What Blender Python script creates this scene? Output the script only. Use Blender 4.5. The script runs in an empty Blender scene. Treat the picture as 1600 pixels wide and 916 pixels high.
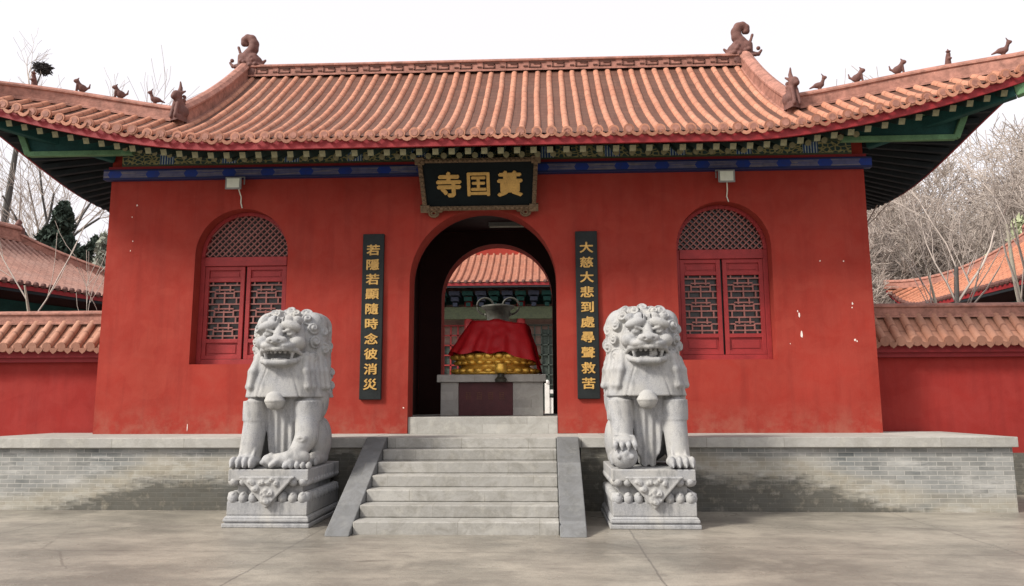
import bpy, bmesh, math, random
import numpy as np
from mathutils import Vector, Matrix
R = math.radians
scene = bpy.context.scene
COL = scene.collection

# ------------------------------------------------------------------ camera
cd = bpy.data.cameras.new('camera'); cam = bpy.data.objects.new('camera', cd); COL.objects.link(cam)
cd.sensor_fit = 'HORIZONTAL'; cd.sensor_width = 36; cd.lens = 1175.0/1600*36
cd.clip_start = .1; cd.clip_end = 3000
yaw, pitch, roll = .04448, .14553, -.00353
fw = Vector((-math.sin(yaw)*math.cos(pitch), math.cos(yaw)*math.cos(pitch), math.sin(pitch)))
rt = Vector((math.cos(yaw), math.sin(yaw), 0)); up = rt.cross(fw)
r2 = rt*math.cos(roll)+up*math.sin(roll); u2 = up*math.cos(roll)-rt*math.sin(roll)
M4 = Matrix((r2, u2, -fw)).transposed().to_4x4(); M4.translation = Vector((1.117, -13.28, 1.62))
cam.matrix_world = M4
scene.camera = cam

# ------------------------------------------------------------------ sky, sun, exposure
SUN_EL, SUN_AZ = R(39), R(238)            # azimuth clockwise from +Y
w = bpy.data.worlds.new('World'); scene.world = w; w.use_nodes = True
nt = w.node_tree; bg = nt.nodes['Background']
sky = nt.nodes.new('ShaderNodeTexSky'); sky.sky_type = 'NISHITA'; sky.sun_disc = False
sky.sun_elevation = SUN_EL; sky.sun_rotation = SUN_AZ
sky.air_density = 1.2; sky.dust_density = 6.0; sky.ozone_density = 1.0
hs = nt.nodes.new('ShaderNodeHueSaturation'); hs.inputs['Saturation'].default_value = .22
hs.inputs['Value'].default_value = 1.0
veil = nt.nodes.new('ShaderNodeMix'); veil.data_type = 'RGBA'; veil.inputs[0].default_value = .72     # thin white cloud over the sky
veil.inputs[7].default_value = (6.4, 6.2, 6.5, 1)
nt.links.new(sky.outputs[0], hs.inputs['Color']); nt.links.new(hs.outputs[0], veil.inputs[6]); nt.links.new(veil.outputs[2], bg.inputs['Color'])
bg.inputs['Strength'].default_value = .15
sl = bpy.data.lights.new('sun', 'SUN'); sl.energy = 3.8; sl.angle = R(11); sl.color = (1, .94, .85)
so = bpy.data.objects.new('sun', sl); COL.objects.link(so)
sd = Vector((math.sin(SUN_AZ)*math.cos(SUN_EL), math.cos(SUN_AZ)*math.cos(SUN_EL), math.sin(SUN_EL)))
so.rotation_euler = sd.to_track_quat('Z', 'Y').to_euler(); so.location = (-20, -30, 30)
vs = scene.view_settings
vs.view_transform = 'Standard'; vs.look = 'None'; vs.gamma = 1; vs.use_curve_mapping = False
vs.exposure = .35

# ------------------------------------------------------------------ helpers
class MB:
    def __init__(s): s.v = []; s.f = []; s.m = []; s.mi = 0
    def add(s, vs, fs):
        b = len(s.v); s.v.extend([tuple(map(float, q)) for q in vs])
        for f in fs: s.f.append(tuple(b+i for i in f)); s.m.append(s.mi)
    def box(s, x0, x1, y0, y1, z0, z1):
        s.add([(x0,y0,z0),(x1,y0,z0),(x1,y1,z0),(x0,y1,z0),(x0,y0,z1),(x1,y0,z1),(x1,y1,z1),(x0,y1,z1)],
              [(0,3,2,1),(4,5,6,7),(0,1,5,4),(1,2,6,5),(2,3,7,6),(3,0,4,7)])
    def bar(s, a, b, wx, wz, up=(0,0,1)):
        a = Vector(a); b = Vector(b); d = (b-a).normalized(); u = Vector(up)
        if abs(d.dot(u)) > .99: u = Vector((0,1,0))
        x = d.cross(u).normalized()*wx/2; z = x.cross(d).normalized()*wz/2
        q = [a-x-z, a+x-z, a+x+z, a-x+z, b-x-z, b+x-z, b+x+z, b-x+z]
        s.add(q, [(0,1,2,3),(7,6,5,4),(0,4,5,1),(1,5,6,2),(2,6,7,3),(3,7,4,0)])
    def tube(s, pts, rad, n=8, cap=True):
        pts = [Vector(p) for p in pts]; k = len(pts); b = []; fs = []
        if not hasattr(rad, '__len__'): rad = [rad]*k
        t0 = (pts[1]-pts[0]).normalized(); u = Vector((0,0,1)) if abs(t0.z) < .9 else Vector((0,1,0))
        for i in range(k):
            t = (pts[min(i+1,k-1)]-pts[max(i-1,0)]).normalized()
            x = t.cross(u).normalized(); y = x.cross(t).normalized()
            for j in range(n):
                a = 2*math.pi*j/n; b.append(pts[i]+(x*math.cos(a)+y*math.sin(a))*rad[i])
        for i in range(k-1):
            for j in range(n): fs.append((i*n+j, i*n+(j+1)%n, (i+1)*n+(j+1)%n, (i+1)*n+j))
        if cap: fs += [tuple(range(n))[::-1], tuple((k-1)*n+j for j in range(n))]
        s.add(b, fs)
    def lathe(s, prof, cx, cy, n=24, sx=1, sy=1):
        b = []; fs = []
        for r, z in prof:
            for j in range(n):
                a = 2*math.pi*j/n; b.append((cx+r*sx*math.cos(a), cy+r*sy*math.sin(a), z))
        for i in range(len(prof)-1):
            for j in range(n): fs.append((i*n+j, i*n+(j+1)%n, (i+1)*n+(j+1)%n, (i+1)*n+j))
        fs += [tuple(range(n))[::-1], tuple((len(prof)-1)*n+j for j in range(n))]
        s.add(b, fs)
    def grid(s, P):                                   # P[i][j] points
        n, m = len(P), len(P[0])
        s.add([q for row in P for q in row], [(i*m+j, i*m+j+1, (i+1)*m+j+1, (i+1)*m+j) for i in range(n-1) for j in range(m-1)])
    def prism(s, poly, y0, y1):                       # polygon in xz, extruded along y
        n = len(poly)
        s.add([(x,y0,z) for x,z in poly]+[(x,y1,z) for x,z in poly],
              [tuple(range(n)), tuple(range(n,2*n))[::-1]]+[(i,(i+1)%n,n+(i+1)%n,n+i) for i in range(n)])
    def ball(s, c, r, n=10, m=6):
        if not hasattr(r,'__len__'): r = (r,r,r)
        prof = [(math.sin(math.pi*i/m), -math.cos(math.pi*i/m)) for i in range(m+1)]
        b = []; fs = []
        for q,z in prof:
            for j in range(n):
                a = 2*math.pi*j/n; b.append((c[0]+r[0]*q*math.cos(a), c[1]+r[1]*q*math.sin(a), c[2]+r[2]*z))
        for i in range(m):
            for j in range(n): fs.append((i*n+j, i*n+(j+1)%n, (i+1)*n+(j+1)%n, (i+1)*n+j))
        s.add(b, fs)
    def map(s, fn): s.v = [tuple(fn(*q)) for q in s.v]; return s
    def build(s, name, mats, parent=None, smooth=False, bevel=0, fix=True):
        off = wloc(parent)
        me = bpy.data.meshes.new(name)
        me.from_pydata([(x-off.x, y-off.y, z-off.z) for x,y,z in s.v], [], s.f)
        if not isinstance(mats, (list,tuple)): mats = [mats]
        for m in mats: me.materials.append(m)
        me.polygons.foreach_set('material_index', s.m)
        if fix or bevel:
            bm = bmesh.new(); bm.from_mesh(me)
            bmesh.ops.recalc_face_normals(bm, faces=bm.faces)
            if bevel:
                bmesh.ops.bevel(bm, geom=[e for e in bm.edges if len(e.link_faces)==2 and e.calc_face_angle(0)>.5], offset=bevel, segments=2, affect='EDGES', profile=.5)
            bm.to_mesh(me); bm.free()
        if smooth: me.polygons.foreach_set('use_smooth', [True]*len(me.polygons))
        me.update()
        return link(name, me, parent)
def link(name, me, parent=None):
    o = bpy.data.objects.new(name, me); COL.objects.link(o)
    if parent: o.parent = parent
    return o
def wloc(o):
    v = Vector((0,0,0))
    while o: v += o.location; o = o.parent
    return v
def tag(o, label=None, cat=None, group=None, kind=None):
    for k, v in (('label',label),('category',cat),('group',group),('kind',kind)):
        if v: o[k] = v
    return o
def thing(name, label, cat, loc=(0,0,0), group=None):
    o = bpy.data.objects.new(name, None); COL.objects.link(o); o.location = loc; o.empty_display_size = .3
    return tag(o, label, cat, group)

# ------------------------------------------------------------------ materials
class NG:
    def __init__(s, name):
        s.mat = bpy.data.materials.new(name); s.mat.use_nodes = True; s.t = s.mat.node_tree
        s.p = s.t.nodes['Principled BSDF']; s.co = s.n('ShaderNodeTexCoord').outputs['Object']
    def n(s, typ, **kw):
        q = s.t.nodes.new(typ)
        for k, v in kw.items(): setattr(q, k, v)
        return q
    def put(s, sock, v):
        if hasattr(v, 'is_linked') or hasattr(v,'node'): s.t.links.new(v, sock)
        else:
            if isinstance(v, (tuple,list)) and len(v)==3 and sock.type=='RGBA': v = (*v,1)
            sock.default_value = v
    def math(s, op, a, b=0, c=0, clamp=False):
        q = s.n('ShaderNodeMath', operation=op, use_clamp=clamp)
        s.put(q.inputs[0],a); s.put(q.inputs[1],b); s.put(q.inputs[2],c); return q.outputs[0]
    def noise(s, scale, detail=4, rough=.55, vec=None, dist=0):
        q = s.n('ShaderNodeTexNoise'); s.put(q.inputs['Vector'], vec or s.co)
        q.inputs['Scale'].default_value = scale; q.inputs['Detail'].default_value = detail
        q.inputs['Roughness'].default_value = rough; q.inputs['Distortion'].default_value = dist; return q.outputs['Fac']
    def scalev(s, v, vec=None):
        q = s.n('ShaderNodeMapping'); s.put(q.inputs['Vector'], vec or s.co); q.inputs['Scale'].default_value = v; return q.outputs[0]
    def mix(s, f, a, b, mode='MIX'):
        q = s.n('ShaderNodeMix', data_type='RGBA', blend_type=mode); s.put(q.inputs[0],f); s.put(q.inputs[6],a); s.put(q.inputs[7],b); return q.outputs[2]
    def ramp(s, f, lo, hi):                        # linear 0..1 between lo and hi
        q = s.n('ShaderNodeMapRange'); s.put(q.inputs[0], f); q.inputs[1].default_value = lo; q.inputs[2].default_value = hi; return q.outputs[0]
    def xyz(s, vec=None):
        q = s.n('ShaderNodeSeparateXYZ'); s.put(q.inputs[0], vec or s.co); return q.outputs
    def comb(s, x, y, z):
        q = s.n('ShaderNodeCombineXYZ'); s.put(q.inputs[0],x); s.put(q.inputs[1],y); s.put(q.inputs[2],z); return q.outputs[0]
    def done(s, col, rough=.8, bump=None, bs=.3, dist=.02, metal=0, spec=.3):
        s.put(s.p.inputs['Base Color'], col); s.put(s.p.inputs['Roughness'], rough)
        s.p.inputs['Metallic'].default_value = metal; s.p.inputs['Specular IOR Level'].default_value = spec
        if bump is not None:
            q = s.n('ShaderNodeBump'); q.inputs['Strength'].default_value = bs; q.inputs['Distance'].default_value = dist
            s.put(q.inputs['Height'], bump); s.t.links.new(q.outputs[0], s.p.inputs['Normal'])
        return s.mat
def plain(name, c, var=.18, scale=3, rough=.8, bs=.3, fine=40, metal=0, spec=.3):
    g = NG(name)
    n = g.math('ADD', g.math('MULTIPLY', g.noise(scale,5,.6), .65), g.math('MULTIPLY', g.noise(fine,3), .35))
    f = g.ramp(n, .3, .7)
    lo = tuple(x*(1-var) for x in c); hi = tuple(min(1,x*(1+var)) for x in c)
    return g.done(g.mix(f, lo, hi), rough, g.noise(fine,4), bs, .01, metal, spec)

M = {}
# weathered red lime wash
def red_wall(name, c):
    g = NG(name)
    big = g.ramp(g.noise(.55,5,.6), .35, .68); mid = g.ramp(g.noise(2.6,6,.65,dist=.6), .35, .7)
    streak = g.ramp(g.noise(1.0,5,.6, g.scalev((5,5,.45))), .48, .75)
    c2 = tuple(x*.76 for x in c); c3 = (c[0]*1.05, c[1]*1.9, c[2]*2.0)
    a = g.mix(big, c2, c); a = g.mix(g.math('MULTIPLY',mid,.35), a, c3); a = g.mix(g.math('MULTIPLY',streak,.38), a, (c[0]*.55,c[1]*.6,c[2]*.7))
    z = g.xyz()[2]
    rep = g.ramp(g.noise(.9,2,.4,g.scalev((1,1,1.6)),.0), .60, .615); a = g.mix(g.math('MULTIPLY',rep,.16), a, (c[0]*1.1,c[1]*1.7,c[2]*1.6))
    drip = g.ramp(g.noise(1.0,3,.6, g.scalev((14,14,.35))), .62, .74); a = g.mix(g.math('MULTIPLY',drip,.28), a, (c[0]*.6,c[1]*.7,c[2]*.8))
    fade = g.math('MULTIPLY', g.ramp(z, .55, .0), g.ramp(g.noise(3,5,.7), .42, .62))
    a = g.mix(g.math('MULTIPLY',fade,.45), a, (c[0]*1.0, c[1]*4, c[2]*4.2))
    return g.done(a, .9, g.math('ADD', g.noise(9,4), g.math('MULTIPLY', g.noise(60,3), .4)), .35, .012, 0, .15)
M['red'] = red_wall('red_limewash', (.315,.036,.0245))
M['red_side'] = red_wall('red_limewash_courtyard', (.29,.027,.022))
M['inner'] = plain('shade_darkened_red', (.035,.010,.009), .3, 2)  # red darkened to near black, shade put into the colour
M['fascia'] = plain('red_fascia_paint', (.23,.017,.02), .22, 2.5, .6)
M['redwood'] = plain('red_window_paint', (.27,.026,.026), .28, 4, .55)
M['lat'] = plain('faded_red_lattice', (.26,.105,.09), .3, 6, .7)
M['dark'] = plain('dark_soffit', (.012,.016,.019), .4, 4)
M['glass'] = plain('window_glass', (.035,.032,.03), .6, 1.6, .25, 0, 40, 0, .3)
M['gold'] = plain('gold_leaf', (.78,.47,.08), .2, 8, .38, .1, 40, .55, .5)
M['goldpaint'] = plain('gold_lettering', (.50,.30,.085), .25, 10, .55)
M['goldold'] = plain('old_gilding', (.14,.09,.05), .5, 14, .6)
M['board'] = plain('black_lacquer', (.004,.007,.008), .4, 3, .6, .1, 40, 0, .12)
M['boardgrey'] = plain('dark_grey_board', (.017,.020,.020), .35, 3, .6, .1, 40, 0, .15)
M['rafend'] = plain('rafter_end_paint', (.17,.155,.085), .4, 5)
M['rafter'] = plain('green_rafter', (.03,.06,.05), .4, 4)
M['green'] = plain('green_beam_paint', (.010,.055,.048), .4, 3)
M['greenlight'] = plain('light_green_border', (.10,.20,.10), .4, 4)
M['wht'] = plain('lamp_housing', (.62,.62,.52), .15, 8, .4)
M['metalgrey'] = plain('grey_metal', (.25,.25,.24), .2, 8, .45)
M['lampglass'] = plain('lamp_glass', (.70,.72,.60), .1, 8, .15)
M['chip'] = plain('bare_plaster', (.75,.66,.6), .1, 20)
M['cloth'] = plain('red_satin_cloth', (.42,.010,.014), .2, 3, .5)
M['bronze'] = plain('aged_bronze', (.05,.05,.04), .4, 6, .5, .3, 30, .3)
M['maroon'] = plain('maroon_panel', (.075,.018,.02), .3, 4, .5)
M['maroontext'] = plain('faded_inscription', (.14,.06,.04), .2, 8)
M['white'] = plain('white_marble', (.72,.70,.66), .1, 4)
M['leafdark'] = plain('dark_conifer_leaf', (.035,.055,.04), .4, 3)
M['leafpale'] = plain('pale_conifer_leaf', (.34,.37,.23), .3, 3)
M['hallwall'] = plain('weathered_hall_wall', (.25,.17,.14), .45, 1.5)
M['leafgrey'] = plain('grey_conifer_leaf', (.26,.28,.23), .3, 3)
M['screen'] = plain('dull_green_screen', (.05,.065,.055), .4, 4)
M['bracket'] = plain('dull_blue_bracket', (.045,.055,.085), .4, 4)
M['bark'] = plain('grey_bark', (.19,.165,.145), .3, 6)
M['barkpale'] = plain('pale_bark', (.38,.35,.28), .25, 6)
M['barkdark'] = plain('dark_bark', (.07,.065,.06), .3, 6)
M['twig'] = plain('fine_twig', (.20,.165,.14), .3, 1)
M['twighaze'] = plain('haze_lightened_twig', (.40,.345,.305), .3, .6)  # pale twig brown, lightened further to put haze into the colour
M['nest'] = plain('nest_sticks', (.035,.03,.028), .4, 10)
M['pink'] = plain('faded_pink_wall', (.42,.22,.17), .25, 2)
M['rubble'] = plain('dry_twigs', (.2,.16,.11), .3, 10)
# granite of the lions
g = NG('carved_granite')
sp = g.ramp(g.noise(130,2,.6), .35, .65); st = g.ramp(g.noise(2.2,6,.65,dist=.5), .38, .7); st2 = g.ramp(g.noise(5,5,.7, g.scalev((1.5,1.5,.5))), .5, .72)
a = g.mix(sp, (.225,.23,.24), (.375,.375,.375)); a = g.mix(g.math('MULTIPLY',st,.6), a, (.42,.40,.355)); a = g.mix(g.math('MULTIPLY',st2,.75), a, (.13,.133,.137))
M['granite'] = g.done(a, .85, g.math('ADD', g.noise(45,4), g.math('MULTIPLY',g.noise(160,2),.5)), .35, .012, 0, .2)
# pale dressed stone of steps and coping: varied slab by slab
def slabstone(name, c, joint, stain=.5):
    g = NG(name); X = g.xyz()
    cell = g.math('FLOOR', g.math('DIVIDE', g.math('ADD',X[0], g.math('MULTIPLY', g.math('FLOOR', g.math('MULTIPLY',X[2],6.4)), .37)), joint))
    wn = g.n('ShaderNodeTexWhiteNoise', noise_dimensions='2D'); g.put(wn.inputs[0], g.comb(cell, g.math('FLOOR', g.math('MULTIPLY',X[2],6.4)), 0))
    fr = g.math('FRACT', g.math('DIVIDE', g.math('ADD',X[0], g.math('MULTIPLY', g.math('FLOOR', g.math('MULTIPLY',X[2],6.4)), .37)), joint))
    ln = g.math('GREATER_THAN', g.math('ABSOLUTE', g.math('SUBTRACT', fr, .5)), .5-.005/joint)
    a = g.mix(wn.outputs[0], tuple(x*.82 for x in c), tuple(x*1.12 for x in c))
    st = g.ramp(g.noise(3.4,8,.75,dist=.8), .42, .70); st2 = g.ramp(g.noise(6,6,.7), .52, .7)
    a = g.mix(g.math('MULTIPLY',st,stain), a, (c[0]*.52,c[1]*.5,c[2]*.45)); a = g.mix(g.math('MULTIPLY',st2,.45), a, (min(1,c[0]*1.3),c[1]*1.28,c[2]*1.2))
    a = g.mix(g.ramp(g.noise(90,3),.3,.7), g.mix(.85,(.1,.1,.1),a), a)
    a = g.mix(g.math('MULTIPLY', ln, g.ramp(g.noise(3,4),.35,.65)), a, (.20,.19,.165))
    return g.done(a, .85, g.math('ADD', g.noise(25,5), g.math('MULTIPLY',ln,.6)), .35, .012, 0, .2)
M['step'] = slabstone('step_stone', (.34,.33,.305), 1.02, .75)
M['coping'] = slabstone('coping_stone', (.40,.39,.36), 1.15, .5)
M['ramp'] = slabstone('ramp_slate', (.165,.168,.17), 9, .7)
# grey brick with damp and lime stains, and shade painted in by the steps
g = NG('stained_grey_brick'); X = g.xyz()
uv = g.comb(g.math('ADD',X[0],X[1]), X[2], 0)
br = g.n('ShaderNodeTexBrick'); g.put(br.inputs['Vector'], uv)
br.inputs['Scale'].default_value = 1; br.inputs['Brick Width'].default_value = .24; br.inputs['Row Height'].default_value = .067; br.inputs['Mortar Size'].default_value = .006; br.inputs['Mortar Smooth'].default_value = .3
g.put(br.inputs['Color1'], (.10,.11,.11)); g.put(br.inputs['Color2'], (.22,.23,.225)); g.put(br.inputs['Mortar'], (.33,.325,.30))
a = g.mix(g.ramp(g.noise(1.3,6,.65),.35,.7), br.outputs['Color'], g.mix(.5, br.outputs['Color'], (.46,.44,.40)))
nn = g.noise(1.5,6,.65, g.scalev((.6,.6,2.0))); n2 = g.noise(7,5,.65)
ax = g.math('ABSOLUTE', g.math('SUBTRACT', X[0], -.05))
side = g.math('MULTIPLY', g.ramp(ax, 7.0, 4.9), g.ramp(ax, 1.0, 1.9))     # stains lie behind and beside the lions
near = g.ramp(ax, 3.9, 2.1)  # raises damp between lions and steps; shade there is painted in too
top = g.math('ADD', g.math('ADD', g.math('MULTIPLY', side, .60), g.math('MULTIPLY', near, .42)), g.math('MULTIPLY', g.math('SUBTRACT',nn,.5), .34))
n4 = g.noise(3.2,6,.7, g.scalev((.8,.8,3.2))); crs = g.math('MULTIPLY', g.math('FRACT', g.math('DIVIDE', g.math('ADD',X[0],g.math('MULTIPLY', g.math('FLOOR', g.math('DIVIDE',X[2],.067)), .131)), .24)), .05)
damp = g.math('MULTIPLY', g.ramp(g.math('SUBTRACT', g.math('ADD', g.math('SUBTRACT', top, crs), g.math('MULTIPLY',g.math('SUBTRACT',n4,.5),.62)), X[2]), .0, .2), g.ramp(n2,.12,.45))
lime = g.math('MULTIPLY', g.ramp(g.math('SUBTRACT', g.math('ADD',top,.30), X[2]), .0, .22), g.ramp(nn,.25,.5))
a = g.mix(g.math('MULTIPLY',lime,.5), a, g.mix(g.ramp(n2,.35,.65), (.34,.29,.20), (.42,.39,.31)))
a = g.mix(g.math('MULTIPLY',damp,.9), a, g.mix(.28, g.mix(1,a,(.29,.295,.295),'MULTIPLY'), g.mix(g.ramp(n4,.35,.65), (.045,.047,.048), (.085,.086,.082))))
eff = g.ramp(g.noise(2.2,6,.7, g.scalev((.7,.7,3))), .52, .7)
a = g.mix(g.math('MULTIPLY',eff,g.math('MULTIPLY', g.math('SUBTRACT',1,damp), .55)), a, (.50,.49,.46))
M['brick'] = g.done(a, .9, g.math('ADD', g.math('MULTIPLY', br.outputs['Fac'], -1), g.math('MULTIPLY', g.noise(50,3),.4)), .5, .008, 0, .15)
# worn concrete forecourt
g = NG('worn_concrete'); X = g.xyz()
sv = g.scalev((.55,1.0,1)); n1 = g.noise(.7,8,.68,sv,.15); n2 = g.noise(2.2,8,.72,sv,.1); n3 = g.noise(1.1,9,.75,dist=.2)
a = g.mix(g.ramp(n1,.40,.60), (.17,.157,.133), (.335,.303,.252))
a = g.mix(g.math('MULTIPLY', g.ramp(n2,.48,.64), .75), a, (.175,.158,.135))
a = g.mix(g.math('MULTIPLY', g.ramp(n3,.52,.66), .5), a, (.41,.37,.305))
spot = g.ramp(g.noise(.85,5,.55,g.scalev((.5,1.5,1))), .655, .71); a = g.mix(g.math('MULTIPLY',spot,.8), a, (.10,.088,.072))
a = g.mix(g.ramp(g.noise(60,4,.7),.3,.7), g.mix(.8,(.1,.09,.08),a), a)
fx = g.math('ABSOLUTE', g.math('SUBTRACT', g.math('FRACT', g.math('DIVIDE', g.math('ADD', g.math('ADD',X[0],-.2), g.math('MULTIPLY',n2,.06)), 4.0)), .5))
fy = g.math('ABSOLUTE', g.math('SUBTRACT', g.math('FRACT', g.math('DIVIDE', g.math('ADD', g.math('ADD',X[1],6.7), g.math('MULTIPLY',n2,.06)), 4.0)), .5))
jl = g.math('MAXIMUM', g.math('LESS_THAN', fx, .0026), g.math('LESS_THAN', fy, .0026))
a = g.mix(g.math('MULTIPLY', jl, .65), a, (.10,.09,.08))
vo = g.n('ShaderNodeTexVoronoi', feature='DISTANCE_TO_EDGE'); vo.inputs['Scale'].default_value = .32
wp = g.n('ShaderNodeVectorMath', operation='ADD'); g.put(wp.inputs[0], g.co); nz = g.n('ShaderNodeTexNoise'); nz.inputs['Scale'].default_value = 1.6; nz.inputs['Detail'].default_value = 8
ns = g.n('ShaderNodeVectorMath', operation='SCALE'); g.put(ns.inputs[0], nz.outputs['Color']); ns.inputs[3].default_value = .9; g.put(wp.inputs[1], ns.outputs[0]); g.put(vo.inputs['Vector'], wp.outputs[0])
crack = g.math('MULTIPLY', g.math('LESS_THAN', vo.outputs[0], .0035), g.ramp(g.noise(.6,3),.55,.62))
a = g.mix(g.math('MULTIPLY', crack, .4), a, (.08,.07,.06))
grit = g.ramp(g.noise(180,2,.7), .66, .74); a = g.mix(g.math('MULTIPLY', grit, .5), a, (.13,.115,.095))
grit2 = g.ramp(g.noise(38,5,.8), .58, .70); a = g.mix(g.math('MULTIPLY', grit2, .35), a, (.16,.145,.12))
M['ground'] = g.done(a, g.ramp(n2,.0,1.4), g.math('ADD', g.noise(30,6,.7), g.math('MULTIPLY',n2,2)), .45, .015, 0, .25)
M['court'] = plain('courtyard_paving', (.42,.40,.37), .2, 1)
# roof tiles: per tile variation, overlap lines
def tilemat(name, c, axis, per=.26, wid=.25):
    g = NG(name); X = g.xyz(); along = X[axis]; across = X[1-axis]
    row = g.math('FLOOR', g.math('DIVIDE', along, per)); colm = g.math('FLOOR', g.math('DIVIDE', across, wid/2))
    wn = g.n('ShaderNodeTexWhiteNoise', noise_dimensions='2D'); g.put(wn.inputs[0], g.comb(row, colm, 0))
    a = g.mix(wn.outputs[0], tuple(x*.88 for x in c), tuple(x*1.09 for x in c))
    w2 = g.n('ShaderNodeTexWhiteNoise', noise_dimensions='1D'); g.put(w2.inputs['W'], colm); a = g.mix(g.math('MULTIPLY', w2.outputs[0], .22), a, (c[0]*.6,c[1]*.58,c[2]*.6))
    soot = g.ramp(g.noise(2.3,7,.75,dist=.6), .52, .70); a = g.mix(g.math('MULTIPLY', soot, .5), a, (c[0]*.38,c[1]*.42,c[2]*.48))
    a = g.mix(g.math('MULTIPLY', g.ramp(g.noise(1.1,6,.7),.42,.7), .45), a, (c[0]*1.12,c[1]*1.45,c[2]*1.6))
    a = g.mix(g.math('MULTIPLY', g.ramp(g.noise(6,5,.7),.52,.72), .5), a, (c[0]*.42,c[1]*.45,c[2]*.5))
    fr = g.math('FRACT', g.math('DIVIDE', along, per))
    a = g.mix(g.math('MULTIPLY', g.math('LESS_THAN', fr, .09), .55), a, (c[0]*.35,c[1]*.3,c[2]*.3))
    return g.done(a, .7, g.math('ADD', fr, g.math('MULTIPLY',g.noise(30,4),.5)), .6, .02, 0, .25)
TC = (.43,.185,.115)
M['tile'] = tilemat('terracotta_tile', TC, 1); M['pan'] = tilemat('weathered_shaded_pan_tile', (.125,.055,.037), 1, .17); M['tileside'] = tilemat('terracotta_tile_end_slope', TC, 0)  # pan tiles weathered, darkened further to paint in shade between the tubes
M['ridge'] = plain('terracotta_ridge', (.30,.14,.105), .5, 5, .75, .9, 16)
M['figure'] = plain('terracotta_figure', (.13,.06,.05), .4, 8, .75)
M['relief'] = plain('ridge_relief', (.085,.035,.025), .3, 8)
M['tiledull'] = tilemat('dull_red_tile', (.34,.14,.09), 1); M['tilepink'] = tilemat('weathered_pink_tile', (.30,.155,.12), 1); M['tileor'] = tilemat('orange_tile', (.42,.17,.10), 1)
M['tilebrown'] = tilemat('brown_wall_tile', (.40,.19,.125), 1)
# painted architrave
g = NG('blue_painted_beam'); X = g.xyz()
fr = g.math('ABSOLUTE', g.math('SUBTRACT', g.math('FRACT', g.math('DIVIDE', X[0], .72)), .5))
zz = g.math('ABSOLUTE', g.math('SUBTRACT', X[2], 4.745))
dia = g.math('LESS_THAN', g.math('ADD', fr, g.math('MULTIPLY', zz, .9)), .19)
vo = g.n('ShaderNodeTexVoronoi', feature='DISTANCE_TO_EDGE'); vo.inputs['Scale'].default_value = 13
scroll = g.mix(g.math('LESS_THAN', vo.outputs[0], .09), (.06,.07,.18), (.17,.15,.17))
band = g.math('LESS_THAN', zz, .062)
a = g.mix(band, (.010,.016,.075), g.mix(dia, scroll, (.010,.034,.22)))
M['beam'] = g.done(g.mix(g.math('MULTIPLY',g.ramp(g.noise(9,4),.4,.7),.4), a, (.03,.03,.06)), .6)
g = NG('painted_frieze'); X = g.xyz()
fr = g.math('FRACT', g.math('DIVIDE', X[0], 1.18)); e = g.math('ABSOLUTE', g.math('SUBTRACT', fr, .5))
vo = g.n('ShaderNodeTexVoronoi', feature='DISTANCE_TO_EDGE'); vo.inputs['Scale'].default_value = 10; g.put(vo.inputs['Vector'], g.scalev((1,1,1.6)))
panel = g.mix(g.math('LESS_THAN', vo.outputs[0], .11), (.035,.07,.065), (.34,.30,.13))
strip = g.mix(g.math('LESS_THAN', g.math('FRACT', g.math('MULTIPLY', fr, 24)), .42), (.015,.06,.22), (.42,.50,.46))
frame = g.math('GREATER_THAN', g.math('ABSOLUTE', g.math('SUBTRACT', X[2], 5.05)), .105)
a = g.mix(g.math('GREATER_THAN', e, .385), panel, strip); a = g.mix(frame, a, (.09,.11,.06))
a = g.mix(g.math('MULTIPLY', g.ramp(g.noise(14,3),.4,.7), .5), a, (.03,.035,.03))
M['frieze'] = g.done(a, .65)

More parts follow.
